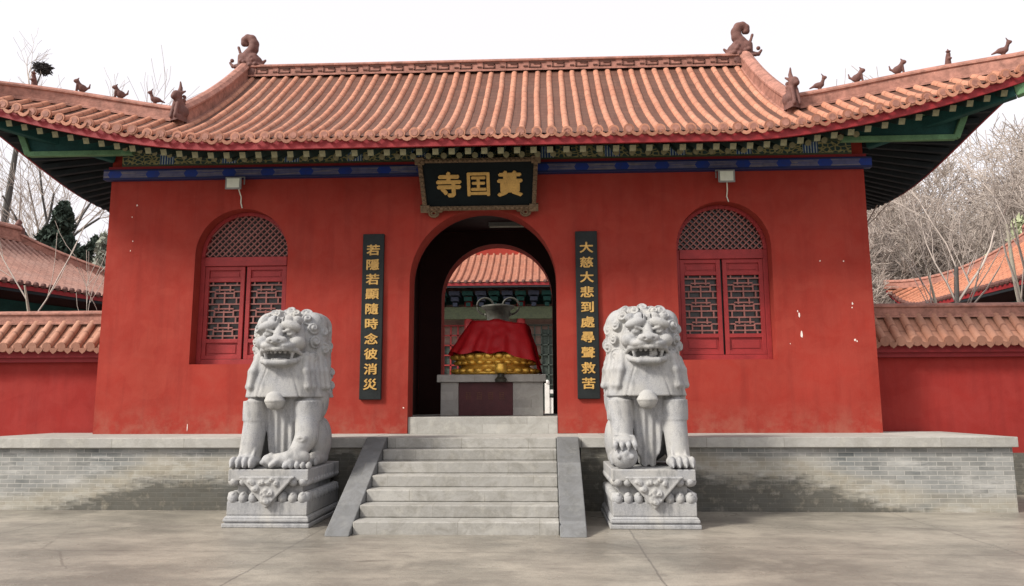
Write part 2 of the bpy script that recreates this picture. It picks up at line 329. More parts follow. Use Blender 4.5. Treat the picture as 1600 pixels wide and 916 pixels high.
# ------------------------------------------------------------------ signed distance sculpting
class Vol:
    def __init__(s, lo, hi, h):
        s.lo = np.array(lo,float); s.h = h; s.n = np.ceil((np.array(hi)-s.lo)/h).astype(int)+1
        s.F = np.full(s.n, .5, np.float32)
    def sub(s, lo, hi):
        a = np.maximum(((np.array(lo)-s.lo)/s.h).astype(int), 0); b = np.minimum(((np.array(hi)-s.lo)/s.h).astype(int)+2, s.n)
        if (b <= a).any(): return None
        sl = tuple(slice(i,j) for i,j in zip(a,b))
        ax = [s.lo[i]+s.h*np.arange(a[i],b[i]) for i in range(3)]
        return sl, ax[0][:,None,None], ax[1][None,:,None], ax[2][None,None,:]
    def op(s, lo, hi, fn, k=.03, mode='add'):
        m = k+3*s.h; q = s.sub(np.array(lo)-m, np.array(hi)+m)
        if q is None: return
        sl, X, Y, Z = q; d = fn(X,Y,Z); A = s.F[sl]
        if mode == 'add':
            if k > 0: hh = np.clip(.5+.5*(d-A)/k,0,1); s.F[sl] = d*(1-hh)+A*hh-k*hh*(1-hh)
            else: s.F[sl] = np.minimum(A,d)
        else:
            d = -d
            if k > 0: hh = np.clip(.5-.5*(d-A)/k,0,1); s.F[sl] = d*(1-hh)+A*hh+k*hh*(1-hh)
            else: s.F[sl] = np.maximum(A,d)
    def ell(s, c, r, k=.03, mode='add', rot=0, tilt=0):
        c = np.array(c,float); r = np.array(r if hasattr(r,'__len__') else (r,r,r),float); e = r.max() if (rot or tilt) else r
        cr, sr = math.cos(rot), math.sin(rot); ct, st = math.cos(tilt), math.sin(tilt)
        def fn(X,Y,Z):
            x,y,z = X-c[0],Y-c[1],Z-c[2]
            if rot: x,z = x*cr+z*sr, -x*sr+z*cr            # roll in the xz plane
            if tilt: y,z = y*ct+z*st, -y*st+z*ct           # pitch in the yz plane
            q = np.sqrt((x/r[0])**2+(y/r[1])**2+(z/r[2])**2); g = np.sqrt((x/r[0]**2)**2+(y/r[1]**2)**2+(z/r[2]**2)**2)+1e-6
            return q*(q-1)/g
        s.op(c-e, c+e, fn, k, mode)
    def cone(s, a, b, ra, rb, k=.03, mode='add', sx=1):
        a = np.array(a,float); b = np.array(b,float); d = b-a; L2 = (d*d).sum(); r = max(ra,rb)
        def fn(X,Y,Z):
            t = np.clip(((X-a[0])*d[0]+(Y-a[1])*d[1]+(Z-a[2])*d[2])/L2,0,1)
            return np.sqrt(((X-a[0]-t*d[0])/sx)**2+(Y-a[1]-t*d[1])**2+(Z-a[2]-t*d[2])**2)-(ra+(rb-ra)*t)
        s.op(np.minimum(a,b)-r*max(1,sx), np.maximum(a,b)+r*max(1,sx), fn, k, mode)
    def path(s, pts, rads, k=.02, mode='add'):
        for i in range(len(pts)-1): s.cone(pts[i], pts[i+1], rads[i], rads[i+1], k, mode)
    def rbox(s, c, hf, r, k=.02, mode='add'):
        c = np.array(c,float); hf = np.array(hf,float)
        def fn(X,Y,Z):
            q = [np.abs(v-c[i])-hf[i]+r for i,v in enumerate((X,Y,Z))]
            return np.sqrt(sum(np.maximum(v,0)**2 for v in q))+np.minimum(np.maximum(np.maximum(q[0],q[1]),q[2]),0)-r
        s.op(c-hf, c+hf, fn, k, mode)
    def curl(s, c, r, nrm, k=.015, turns=2.1, ph=0, hand=1):          # a knob of hair with a spiral groove
        c = np.array(c,float); n = np.array(nrm,float); n /= np.linalg.norm(n)
        u = np.cross(n,(0,0,1.0)); u = u/np.linalg.norm(u) if np.linalg.norm(u)>.1 else np.array((1.,0,0)); v = np.cross(n,u)
        def fn(X,Y,Z):
            x,y,z = X-c[0],Y-c[1],Z-c[2]; d = np.sqrt(x*x+y*y+z*z)
            p = x*u[0]+y*u[1]+z*u[2]; q = x*v[0]+y*v[1]+z*v[2]; rr = np.sqrt(p*p+q*q)
            return d-r+.16*r*np.cos(rr/r*turns*2*math.pi-hand*np.arctan2(q,p)+ph)*np.clip(rr/r*3,0,1)
        s.op(c-r*1.2, c+r*1.2, fn, k)
    def mesh(s, name):
        F = s.F; I = F < 0; n = F.shape
        crn = [(i,j,k) for i in (0,1) for j in (0,1) for k in (0,1)]
        vw = lambda A,o: A[o[0]:n[0]-1+o[0], o[1]:n[1]-1+o[1], o[2]:n[2]-1+o[2]]
        cnt = sum(vw(I,o).astype(np.int8) for o in crn); act = (cnt>0)&(cnt<8)
        idx = np.full(act.shape,-1,np.int64); cells = np.argwhere(act); idx[act] = np.arange(len(cells))
        acc = np.zeros((len(cells),3)); num = np.zeros(len(cells)); C = cells.T
        val = {o: F[C[0]+o[0],C[1]+o[1],C[2]+o[2]].astype(float) for o in crn}
        for o in crn:
            for ax in range(3):
                if o[ax]: continue
                p = list(o); p[ax] = 1; p = tuple(p); a, b = val[o], val[p]; m = (a<0)!=(b<0)
                t = np.where(m, a/np.where(m,a-b,1), 0); pos = np.tile(np.array(o,float),(len(cells),1)); pos[:,ax] += t
                acc += pos*m[:,None]; num += m
        V = s.lo+s.h*(cells+acc/num[:,None]); Q = []
        for ax in range(3):
            a = [slice(None)]*3; b = [slice(None)]*3; a[ax] = slice(0,-1); b[ax] = slice(1,None)
            A, B = I[tuple(a)], I[tuple(b)]; o1, o2 = [i for i in range(3) if i != ax]
            if ax == 1: o1, o2 = o2, o1
            for flip, e in ((False, A&~B),(True, ~A&B)):
                E = np.argwhere(e); E = E[(E[:,o1]>0)&(E[:,o2]>0)&(E[:,o1]<n[o1]-1)&(E[:,o2]<n[o2]-1)]
                q = []
                for d1,d2 in ((-1,-1),(0,-1),(0,0),(-1,0)):
                    P = E.copy(); P[:,o1] += d1; P[:,o2] += d2; q.append(idx[P[:,0],P[:,1],P[:,2]])
                q = np.stack(q,1); Q.append(q[:,::-1] if flip else q)
        Q = np.concatenate(Q); Q = Q[(Q>=0).all(1)]
        me = bpy.data.meshes.new(name); me.vertices.add(len(V)); me.vertices.foreach_set('co', V.astype(np.float32).ravel())
        me.loops.add(len(Q)*4); me.loops.foreach_set('vertex_index', Q.astype(np.int32).ravel())
        me.polygons.add(len(Q)); me.polygons.foreach_set('loop_start', np.arange(0,len(Q)*4,4,dtype=np.int32)); me.polygons.foreach_set('loop_total', np.full(len(Q),4,np.int32))
        me.update(calc_edges=True); me.polygons.foreach_set('use_smooth', np.ones(len(Q),bool)); me.validate()
        return me

# ================================================================== SETTING
mb = MB(); mb.add([(-400,-60,0),(400,-60,0),(400,900,0),(-400,900,0)], [(0,1,2,3)])
tag(mb.build('ground', M['ground'], fix=False), 'worn concrete forecourt with dark damp stains', 'ground', kind='structure')
mb = MB(); mb.box(-60,60,1.25,120,.01,1.09)
tag(mb.build('courtyard', M['court']), 'raised paved courtyard behind the red wall', 'courtyard', kind='structure')

# ================================================================== TERRACE AND STEPS
T = 1.10
ter = thing('terrace', 'grey brick terrace with pale stone edging under the red gate hall', 'terrace', (0,0,0))
mb = MB(); mb.box(-8.05,-1.64,-1.53,.62,0,T-.15); mb.box(1.64,8.05,-1.53,.62,0,T-.15); mb.box(-1.64,1.64,-1.2,.62,0,T-.155)
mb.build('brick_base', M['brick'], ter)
mb = MB(); mb.box(-8.1,-1.655,-1.61,.62,T-.15,T); mb.box(1.655,8.1,-1.61,.62,T-.15,T); mb.box(-1.655,1.655,-1.55,.62,T-.155,T-.004)
mb.build('coping', M['coping'], ter, bevel=.008)
st = thing('staircase', 'flight of worn grey stone steps up to the arched doorway', 'stairs', (0,-2.6,0))
ris = T/7
for i in range(7):
    mb = MB(); y0 = -3.62+i*.338; x = .004*((i*37)%5)
    mb.box(-1.325, 1.265, y0+x, -1.553 if i < 6 else -1.5, i*ris if i else -.02, (i+1)*ris-.003)
    if i == 6: mb = MB(); mb.box(-1.325,1.265,-1.62,-1.555,i*ris,T)
    mb.build('step', M['step'], st, bevel=.012)
for sx in (-1,1):
    xo, xi = (-1.64,-1.33) if sx < 0 else (1.27,1.60)
    mb = MB()
    mb.add([(x,y,z) for x in (xo,xi) for y,z in ((-3.78,0),(-3.74,.05),(-1.66,T+.01),(-1.54,T+.01),(-1.54,0))],
           [(0,1,2,3,4),(9,8,7,6,5)]+[(i,(i+1)%5,5+(i+1)%5,5+i) for i in range(5)])
    mb.build('ramp_stone', M['ramp'], st, bevel=.012)

# ================================================================== GATE HALL
hall = thing('temple_hall', 'red gate hall with arched doorway and swept terracotta roof', 'temple', (0,0,T))
XL, XR, ZT, YB = -6.97, 6.84, 5.74, 4.4
def arch_wall(mb, x0, x1, z0, z1, y0, y1, ops):
    """a wall between y0 and y1 with round-headed openings (cx, half width, sill, spring)"""
    cur = x0; N = 28
    def rect(a,b,c,d):
        if b-a > 1e-4 and d-c > 1e-4:
            mb.add([(a,y0,c),(b,y0,c),(b,y0,d),(a,y0,d)],[(0,1,2,3)]); mb.add([(a,y1,c),(b,y1,c),(b,y1,d),(a,y1,d)],[(3,2,1,0)])
    for cx,hw,zb,zs in sorted(ops):
        rect(cur,cx-hw,z0,z1); rect(cx-hw,cx+hw,z0,zb)
        th = [math.pi-math.pi*i/N for i in range(N+1)]; pts = [(cx+hw*math.cos(a), zs+hw*math.sin(a)) for a in th]
        for (a,za),(b,zb_) in zip(pts,pts[1:]):
            mb.add([(a,y0,za),(b,y0,zb_),(b,y0,z1),(a,y0,z1)],[(0,1,2,3)]); mb.add([(a,y1,za),(b,y1,zb_),(b,y1,z1),(a,y1,z1)],[(3,2,1,0)])
        ring = [(cx-hw,zb)]+pts+[(cx+hw,zb)]
        for (a,za),(b,zb_) in zip(ring,ring[1:]): mb.add([(a,y0,za),(b,y0,zb_),(b,y1,zb_),(a,y1,za)],[(3,2,1,0)])
        if zb > z0+.01: mb.add([(cx-hw,y0,zb),(cx+hw,y0,zb),(cx+hw,y1,zb),(cx-hw,y1,zb)],[(0,1,2,3)])
        cur = cx+hw
    rect(cur,x1,z0,z1)
WC = [(-4.43,.86,2.33,4.33),(4.30,.835,2.36,4.36)]; A = 1.32
mb = MB()
arch_wall(mb, XL, XR, T, 6.55, 0, .5, [(0,A,T,3.80)]+WC)
mb.box(XL,XL+.4,.5,YB-.5,T,6.55); mb.box(XR-.4,XR,.5,YB-.5,T,6.55)
arch_wall(mb, XL, XR, T, 6.55, YB-.5, YB, [(0.0,1.28,T,4.02)])
mb.add([(XL,0,T),(XL,.5,T),(XL,.5,6.55),(XL,0,6.55)],[(3,2,1,0)]); mb.add([(XR,0,T),(XR,.5,T),(XR,.5,6.55),(XR,0,6.55)],[(0,1,2,3)])
mb.add([(XL,YB-.5,T),(XL,YB,T),(XL,YB,6.55),(XL,YB-.5,6.55)],[(3,2,1,0)]); mb.add([(XR,YB-.5,T),(XR,YB,T),(XR,YB,6.55),(XR,YB-.5,6.55)],[(0,1,2,3)])
mb.build('wall', M['red'], hall, fix=False)
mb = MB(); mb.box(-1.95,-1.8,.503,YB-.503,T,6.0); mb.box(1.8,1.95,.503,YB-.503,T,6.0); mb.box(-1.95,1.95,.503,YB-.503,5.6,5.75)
arch_wall(mb,-1.79,1.79,T,5.59,YB-.53,YB-.505,[(0,1.279,T,4.02)]); arch_wall(mb,-1.79,1.79,T,5.59,.505,.53,[(0,A+.002,T,3.80)])  # dark linings over the red walls, painting in the passage shade
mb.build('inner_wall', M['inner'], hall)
mb = MB(); mb.box(-1.315,1.315,.03,.5,T-.01,1.385); mb.box(-1.79,1.79,.504,YB+.2,T-.01,1.38)
mb.build('threshold', M['coping'], hall, bevel=.01)
# flakes of lost red wash
rng = random.Random(3)
for x,y,wd,ht in ((1245,505,4,9),(1247,535,4,14),(1327,489,3,5),(1327,543,4,4),(1282,424,3,3),(1318,425,3,3),(1330,545,3,3),(1326,495,3,3),(297,668,2,14),(184,322,3,4),(177,341,2,3),(181,380,2,3),(178,395,2,3),(1243,500,2,4),(643,640,3,3),(1365,424,2,3),(1229,548,2,2)):
    X = 1.117+(x-853)*.01131+.0016*(x-853)*0; X = -6.97+(x-143-.0)*(6.84+6.97)/(1381-143) if y>600 else X
    Z = 1.1+(678-y)*.01176
    n = 7; ph = rng.random()*6
    pl = [(X+wd*.0045*math.cos(a+ph)*rng.uniform(.6,1.2), Z+ht*.005*math.sin(a+ph)*rng.uniform(.6,1.2)) for a in [2*math.pi*i/n for i in range(n)]]
    mb = MB(); mb.prism(pl, -.003, .004); mb.build('bare_patch', M['chip'], hall)

# windows
def window(cx, hw, zb, zs):
    y = .24
    mb = MB(); N = 24; e = .003
    def ring(r0, r1, y0, y1):
        pts = [(math.cos(math.pi-math.pi*i/N), math.sin(math.pi-math.pi*i/N)) for i in range(N+1)]
        for (c0,s0),(c1,s1) in zip(pts,pts[1:]):
            q = [(cx+r0*c0,zs+r0*s0),(cx+r0*c1,zs+r0*s1),(cx+r1*c1,zs+r1*s1),(cx+r1*c0,zs+r1*s0)]
            mb.prism(q[::-1], y0, y1)
    ring(hw-.07, hw-e, y, y+.10)
    for s in (-1,1): mb.box(*sorted((cx+s*(hw-e), cx+s*(hw-.09))), y, y+.10, zb+e, zs-e)
    mb.box(cx-hw+.09,cx+hw-.09, y+.002,y+.10, zb+e, zb+.10)
    mb.box(cx-hw+.09,cx+hw-.09, y-.02,y+.10, zs-.17, zs+.0)
    fr = mb.build('window', M['redwood'], hall, bevel=.006)
    mb = MB(); mb.box(cx-hw+.09,cx+hw-.09, y+.092,y+.11, zb+.1, zs-.17); mb.prism([(cx+(hw-.07)*math.cos(math.pi*i/N), zs+(hw-.07)*math.sin(math.pi*i/N)) for i in range(N+1)], y+.092, y+.11)
    mb.build('pane', M['glass'], fr)
    mb = MB(); rr = hw-.07; sp = .105                          # diamond lattice in the arch
    for s in (-1,1):
        k = -1.0
        while k < 2:
            pts = []
            # line u = (x*s + z)/sqrt2 = k ; direction (s,-1)
            o = k; disc = rr*rr-o*o
            if disc > 0:
                h = math.sqrt(disc); p = Vector((s*o/math.sqrt(2), o/math.sqrt(2))); d = Vector((s,-1))/math.sqrt(2)
                a = p-d*h; b = p+d*h
                if a.y < b.y: a, b = b, a
                if a.y > 0:
                    if b.y < 0: b = a+(b-a)*(a.y/(a.y-b.y))
                    mb.bar((cx+a.x, y+.05+.008*s, zs+a.y), (cx+b.x, y+.05+.008*s, zs+b.y), .02, .034, up=(0,1,0))
            k += sp*.8
    mb.build('fan_lattice', M['lat'], fr)
    iw = hw-.09
    for s in (-1,1):
        a, b = sorted((cx+s*.02, cx+s*(iw-.005))); z0, z1 = zb+.105, zs-.175; fw_ = .075
        mb = MB(); mb.box(a,a+fw_,y+.012,y+.07,z0,z1); mb.box(b-fw_,b,y+.012,y+.07,z0,z1)
        for q0,q1 in ((z0,z0+.07),(z0+.30,z0+.37),(z1-.29,z1-.22),(z1-.07,z1)): mb.box(a+fw_,b-fw_,y+.014,y+.068,q0,q1)
        mb.box(a+fw_,b-fw_,y+.045,y+.062,z0+.07,z0+.30); mb.box(a+fw_,b-fw_,y+.045,y+.062,z1-.22,z1-.07)
        mb.box(a+fw_+.04,b-fw_-.04,y+.034,y+.045,z0+.11,z0+.26); mb.box(a+fw_+.04,b-fw_-.04,y+.034,y+.045,z1-.19,z1-.10)
        sh = mb.build('shutter', M['redwood'], fr, bevel=.004)
        mb = MB(); la, lb, l0, l1 = a+fw_, b-fw_, z0+.37, z1-.29; W_, H_ = lb-la, l1-l0; t = .0125
        def hb(u0,u1,v): mb.bar((la+u0*W_,y+.045,l0+v*H_),(la+u1*W_,y+.045,l0+v*H_),t*2,.02,up=(0,1,0))
        def vb(u,v0,v1): mb.bar((la+u*W_,y+.0455,l0+v0*H_),(la+u*W_,y+.0455,l0+v1*H_),.02,t*2,up=(1,0,0))
        for j in range(9):
            v = (j+.5)/9
            if j%3 == 1: hb(.2,.8,v-.03); hb(.2,.8,v+.03); hb(0,.2,v); hb(.8,1,v)
            else: hb(0,1,v)
        for j in range(10):
            v0, v1 = max(0,(j-.5)/9), min(1,(j+.5)/9)
            for u in ((.2,.5,.8) if j%3 == 1 else (.33,.67) if j%3 == 2 else (.12,.5,.88)): vb(u,v0,v1)
        mb.build('lattice', M['lat'], sh)
for q in WC: window(*q)

# painted beam and frieze
mb = MB(); mb.box(-7.06,6.94,-.13,0-.002,5.745,5.945); mb.build('painted_beam', M['beam'], hall, bevel=.01)
mb = MB(); mb.box(-6.98,6.86,-.10,-.003,5.95,6.0); mb.build('red_rail', M['fascia'], hall)
mb = MB(); mb.box(-6.75,6.62,-.07,-.003,6.003,6.36); mb.build('frieze', M['frieze'], hall)

# ---- roof geometry functions
YR, EY = 2.2, -1.5
XC = 8.95                                                    # corner
def lift(ax): return .078*max(0, ax-4.3)**1.6
def ye(ax): return EY-.08*(max(0,ax-5)/4)**2
def yhip(ax): s = max(0,(ax-5.45)/(XC-5.45)); return -.48-1.08*s**3.2
def zs(x, t): ax = abs(x); return 5.985+.55*t+.055*t*t+lift(ax)*(1 if ax > 5.5 else max(0,1-t/3.7))
def tend(x): ax = abs(x); return (YR-ye(ax)) if ax <= 5.45 else max(.02, yhip(ax)-ye(ax))
roof_mb = MB(); side_mb = MB(); roof_mb.mi = 0
def slope(mb, mir):
    Yt = (lambda y: y) if not mir else (lambda y: 2*YR-y)
    sp = .25; cols = [i*sp for i in range(-35,36)]
    jr = random.Random(14+mir)
    for x0,x1 in ((-XC,-5.45),(-5.45,5.45),(5.45,XC)):
        xs = [x0]+[c+sp/2 for c in cols if x0+.05 < c+sp/2 < x1-.05]+[x1]
        inner = abs(x0+x1) < 1e-6; P = []
        for x in xs:
            te = (YR-ye(abs(x))) if inner else max(.02, yhip(abs(x))-ye(abs(x)))
            n = 16; P.append([(x, Yt(ye(abs(x))+te*i/n), zs(min(max(x,-5.449),5.449) if inner else x, te*i/n)) for i in range(n+1)])
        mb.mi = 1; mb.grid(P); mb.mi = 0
        for x in cols:
            if not (x0 < x <= x1): continue
            te = tend(x); mb.mi = 0
            n = max(3,int(te/.2)); r = .060*jr.uniform(.93,1.07); ring = []; ja, jb, jp = jr.gauss(0,.009), jr.gauss(0,.007), jr.random()*6; ex = jr.gauss(0,.012); ez = jr.gauss(0,.006)
            if te < .1: continue
            for i in range(n+1):
                t = te*i/n-(.03 if i == 0 else 0); z = zs(x,max(t,0)); y = Yt(ye(abs(x))+t)
                xx = x+ja*math.sin(jp+t*1.7)+jr.gauss(0,.003); zz_ = z+jb*math.sin(jp*2+t*2.3)+jr.gauss(0,.0025); ring.append([(xx+r*math.cos(a), y, zz_-.012+r*1.25*math.sin(a)) for a in [math.pi*j/7 for j in range(8)]])
            mb.grid(ring)
            c = (x+ja*math.sin(jp), Yt(ye(abs(x))-.035+ex), zs(x,0)+.025+ez); n = 12          # round end tile
            for r_, dy in ((.088,0),(.058,-.008)):
                mb.mi = 0 if r_ > .06 else 2
                ring = [(c[0]+r_*math.cos(2*math.pi*j/n), c[1]+(dy if not mir else -dy), c[2]+r_*math.sin(2*math.pi*j/n)) for j in range(n)]
                bk = [(p[0],p[1]+(.05 if not mir else -.05),p[2]) for p in ring]
                mb.add(ring+bk, [tuple(range(n))]+[(j,(j+1)%n,n+(j+1)%n,n+j) for j in range(n)])
        mb.mi = 0
        for x in [c+sp/2 for c in cols]:                                 # drip tiles between
            if not (x0 < x <= x1): continue
            y = Yt(ye(abs(x))-.045+jr.gauss(0,.01)); z = zs(x,0)+jr.gauss(0,.007); s_ = .02 if not mir else -.02
            pl = [(x-.105,z+.01),(x,z-.045),(x+.105,z+.01),(x+.09,z-.045),(x+.05,z-.085),(x,z-.10),(x-.05,z-.085),(x-.09,z-.045)]
            mb.prism(pl, y, y+s_)
for mir in (False, True): slope(roof_mb, mir)
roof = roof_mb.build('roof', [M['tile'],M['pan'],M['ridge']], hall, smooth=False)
me = roof.data; sm = np.zeros(len(me.polygons),bool); sm[:] = True; me.polygons.foreach_set('use_smooth', sm)
me.set_sharp_from_angle(angle=R(40))
def side_pt(sx, u, w_):                                       # end slopes
    k = abs(2*w_-1); X = (8.5+.45*k**3)*(1-u)+5.45*u
    ax = X; yh = yhip(ax) if u > 0 or True else 0
    zh = zs(max(ax,5.51), max(.02, yhip(ax)-ye(ax))); zm = 6.0+.8*u+.05*u*u
    Y = yh+(2*YR-2*yh)*w_
    return (sx*X, Y, zm+(zh-zm)*k**2.2)
for sx in (-1,1):
    side_mb = MB()
    side_mb.grid([[side_pt(sx,i/10,j/40) for j in range(41)] for i in range(11)])
    for j in range(1,30):
        w_ = j/30; ring = []
        for i in range(9):
            q = side_pt(sx,i/8,w_); ring.append([(q[0], q[1]+.066*math.cos(a), q[2]-.015+.08*math.sin(a)) for a in [math.pi*k/6 for k in range(7)]])
        side_mb.grid(ring)
        q = side_pt(sx,0,w_); n = 10
        ring = [(q[0]+sx*.04, q[1]+.085*math.cos(2*math.pi*k/n), q[2]+.02+.085*math.sin(2*math.pi*k/n)) for k in range(n)]
        side_mb.add(ring+[(p[0]-sx*.06,p[1],p[2]) for p in ring], [tuple(range(n))]+[(k,(k+1)%n,n+(k+1)%n,n+k) for k in range(n)])
    side_mb.build('end_slope', M['tileside'], roof, smooth=False)
# soffit
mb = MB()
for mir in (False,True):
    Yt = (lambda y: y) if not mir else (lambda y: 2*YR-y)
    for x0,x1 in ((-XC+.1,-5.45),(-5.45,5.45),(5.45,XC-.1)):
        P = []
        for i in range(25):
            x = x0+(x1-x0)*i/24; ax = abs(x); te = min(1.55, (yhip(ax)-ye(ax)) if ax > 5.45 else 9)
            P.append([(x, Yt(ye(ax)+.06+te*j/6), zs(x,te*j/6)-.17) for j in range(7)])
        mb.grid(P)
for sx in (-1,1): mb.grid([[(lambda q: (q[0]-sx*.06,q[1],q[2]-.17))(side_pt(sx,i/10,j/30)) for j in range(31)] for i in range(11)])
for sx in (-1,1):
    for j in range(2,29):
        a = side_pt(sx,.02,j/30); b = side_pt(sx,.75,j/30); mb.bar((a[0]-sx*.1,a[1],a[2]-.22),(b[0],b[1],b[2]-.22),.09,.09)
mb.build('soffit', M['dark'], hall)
mb = MB()                                                     # red board along the eaves
for mir in (False,True):
    Yt = (lambda y: y) if not mir else (lambda y: 2*YR-y)
    xs = [-XC+.05+(2*XC-.1)*i/80 for i in range(81)]
    for k in (0,1):
        y_ = [ye(abs(x))+(.01 if k == 0 else .06) for x in xs]
        mb.grid([[(x,Yt(y),zs(x,0)-.02),(x,Yt(y),zs(x,0)-.185)] for x,y in zip(xs,y_)])
    mb.grid([[(x,Yt(ye(abs(x))+.01),zs(x,0)-.185),(x,Yt(ye(abs(x))+.06),zs(x,0)-.185)] for x in xs])
for sx in (-1,1):
    L = [side_pt(sx,0,j/40) for j in range(41)]
    for d in (.02,.07): mb.grid([[(q[0]-sx*d,q[1],q[2]-.02),(q[0]-sx*d,q[1],q[2]-.165)] for q in L])
    mb.grid([[(q[0]-sx*.02,q[1],q[2]-.165),(q[0]-sx*.07,q[1],q[2]-.165)] for q in L])
mb.build('fascia', M['fascia'], hall)
# rafters: two rows
mb = MB(); mb.bar((0,0,0),(0,1.05,.52),.10,.10); fm = mb.build('rafter', [M['rafter'],M['rafend']], hall, fix=True); 
for p in fm.data.polygons:
    if p.center.y+wloc(hall).y < .02: p.material_index = 1
fm.data.transform(Matrix.Translation(wloc(hall)))
mb = MB(); mb.tube([(0,0,0),(0,.85,.44)],.055,8); rm = mb.build('round_rafter', [M['rafter'],M['rafend']], hall)
for p in rm.data.polygons:
    if p.center.y < .02: p.material_index = 1
rm.data.transform(Matrix.Translation(wloc(hall)))
first = True
for i in range(64):
    x = -8.5+i*.27
    o = fm if i == 0 else fm.copy()
    if i: COL.objects.link(o)
    o.location = Vector((x, ye(abs(x))+.10, 5.735+lift(abs(x))))-wloc(hall)
    if abs(x) < 6.6:
        q = rm if first else rm.copy()
        if not first: COL.objects.link(q)
        first = False
        q.location = Vector((x+.06, -.82, 5.86+lift(abs(x))))-wloc(hall)
# green corner beams
for sx in (-1,1):
    sg = lambda x: sx*x
    mb = MB(); pl = [(6.3,6.09),(8.1,6.09),(8.3,6.55),(6.3,6.34)]
    mb.prism([(sg(x),z) for x,z in pl][::sx], -.66, -.58)
    cb = mb.build('corner_panel', M['green'], hall)
    mb = MB(); mb.bar((sg(6.2),-.67,6.07),(sg(8.12),-.67,6.07),.10,.09); mb.bar((sg(8.12),-.672,6.06),(sg(8.34),-.672,6.56),.10,.11); mb.bar((sg(6.5),-.675,6.36),(sg(8.2),-.675,6.55),.04,.04)
    mb.build('border', M['greenlight'], cb, bevel=.01)
    mb = MB(); mb.bar((sg(6.9),-.05,6.2),(sg(8.72),-1.40,6.56),.16,.2); mb.build('hip_beam', M['green'], hall, bevel=.015)
    mb = MB(); mb.bar((sg(8.72),-1.40,6.565),(sg(8.86),-1.50,6.6),.17,.21); mb.build('beam_end', M['greenlight'], hall, bevel=.02)

# ridges
def sweep(mb, pts, wd, ht, cap=True):
    P = []
    for i,p in enumerate(pts):
        t = Vector(pts[min(i+1,len(pts)-1)])-Vector(pts[max(i-1,0)]); n = Vector((t.y,-t.x,0)).normalized(); p = Vector(p)
        prof = [(-1.15,0),(-1.15,.14),(-.85,.2),(-.85,.72),(-1.1,.78),(-1.1,.88),(-.6,1.05),(0,1.12),(.6,1.05),(1.1,.88),(1.1,.78),(.85,.72),(.85,.2),(1.15,.14),(1.15,0)]
        P.append([p+n*a*wd/2+Vector((0,0,b*ht)) for a,b in prof])
    mb.grid(P); n = len(P[0]); mb.add(P[0],[tuple(range(n))]); mb.add(P[-1],[tuple(range(n))[::-1]])
mb = MB(); sweep(mb, [(-5.5+11*i/10,YR,8.72) for i in range(11)], .26, .29)
mr = mb.build('main_ridge', M['ridge'], roof)
mb = MB(); t = .022
for i in range(-10,11):                                       # square scrolls along the ridge
    cx = i*.5; z = 8.86; y = YR-.125
    for a,b,c,d in ((-.17,.17,.055,.055),(-.17,-.17,.055,-.06),(-.17,.07,-.06,-.06),(.07,.07,-.06,.02),(-.07,.07,.02,.02)):
        mb.box(cx+min(a,b)-t/2,cx+max(a,b)+t/2,y,y+.02,z+min(c,d)-t/2,z+max(c,d)+t/2)
    mb.box(cx+.2,cx+.29,y,y+.02,z-.05,z-.02)
mb.build('relief', M['relief'], roof)
for sx in (-1,1):
    for mir in (False,True):
        Yt = (lambda y: y) if not mir else (lambda y: 2*YR-y)
        mb = MB(); pts = []
        for i in range(17):
            y = YR-.05-(YR-.05+.62)*i/16; pts.append((sx*5.45, Yt(y), zs(5.45, y-EY)-.06))
        sweep(mb, pts, .24, .42); mb.build('descending_ridge', M['ridge'], roof)
        mb = MB(); pts = []
        for i in range(15):
            ax = 5.5+(XC+.05-5.5)*i/14; y = yhip(min(ax,XC)); pts.append((sx*ax, Yt(y), zs(max(ax,5.51), max(0,y-ye(ax)))-.05))
        sweep(mb, pts, .20, .30); mb.build('hip_ridge', M['ridge'], roof)
    mb = MB(); pl = [(YR+ (i-8)/8*2.9, 0) for i in range(17)]
    poly = [(y, zs(5.4, (YR-abs(y-YR))-EY)) for y,_ in pl]; n = len(poly)
    mb.add([(sx*5.52,y,z) for y,z in poly]+[(sx*5.52,y,6.4) for y,_ in poly], [(i,i+1,n+i+1,n+i) for i in range(n-1)])
    mb.build('gable', M['redwood'], roof)
# dragon-headed ornaments at the ridge ends (facing inwards, tail curling up)
V = Vol((-.62,-.22,-.45),(.62,.22,.98),.018)
V.rbox((0.02,0,.02),(.24,.14,.30),.08)                          # trunk biting the ridge
V.ell((.12,0,.12),(.24,.17,.18)); V.ell((.26,0,.02),(.15,.13,.08)); V.ell((.27,0,-.14),(.15,.12,.06))
V.cone((.30,0,.03),(.43,0,.16),.05,.03); V.ell((.13,.14,.18),.05,.01); V.ell((.13,-.14,.18),.05,.01)
th = [(-.06,.2),(.03,.32),(.12,.45),(.14,.58),(.08,.7),(-.02,.73),(-.1,.68),(-.11,.6),(-.05,.57)]
V.path([(x,0,z) for x,z in th],[.16,.13,.12,.11,.10,.09,.08,.07,.05],.03)
V.path([(-.14,0,.26),(-.2,0,.38),(-.24,0,.5)],[.05,.03,.035]); V.path([(-.2,0,.05),(-.36,0,.03),(-.43,0,.12)],[.06,.04,.03])
for i in range(9): V.ell((.24-.07*i,-.15,.02+.1*math.sin(i*1.7)),(.05,.04,.05),.015)
for i in range(9): V.ell((.24-.07*i,.15,.02+.1*math.sin(i*1.7)),(.05,.04,.05),.015)
me = V.mesh('ridge_ornament'); me.materials.append(M['figure'])
for sx in (-1,1):
    o = link('ridge_ornament', me, roof); o.location = Vector((sx*5.42,YR,9.0))-wloc(roof); o.scale = (-sx*.92,.9,.94)
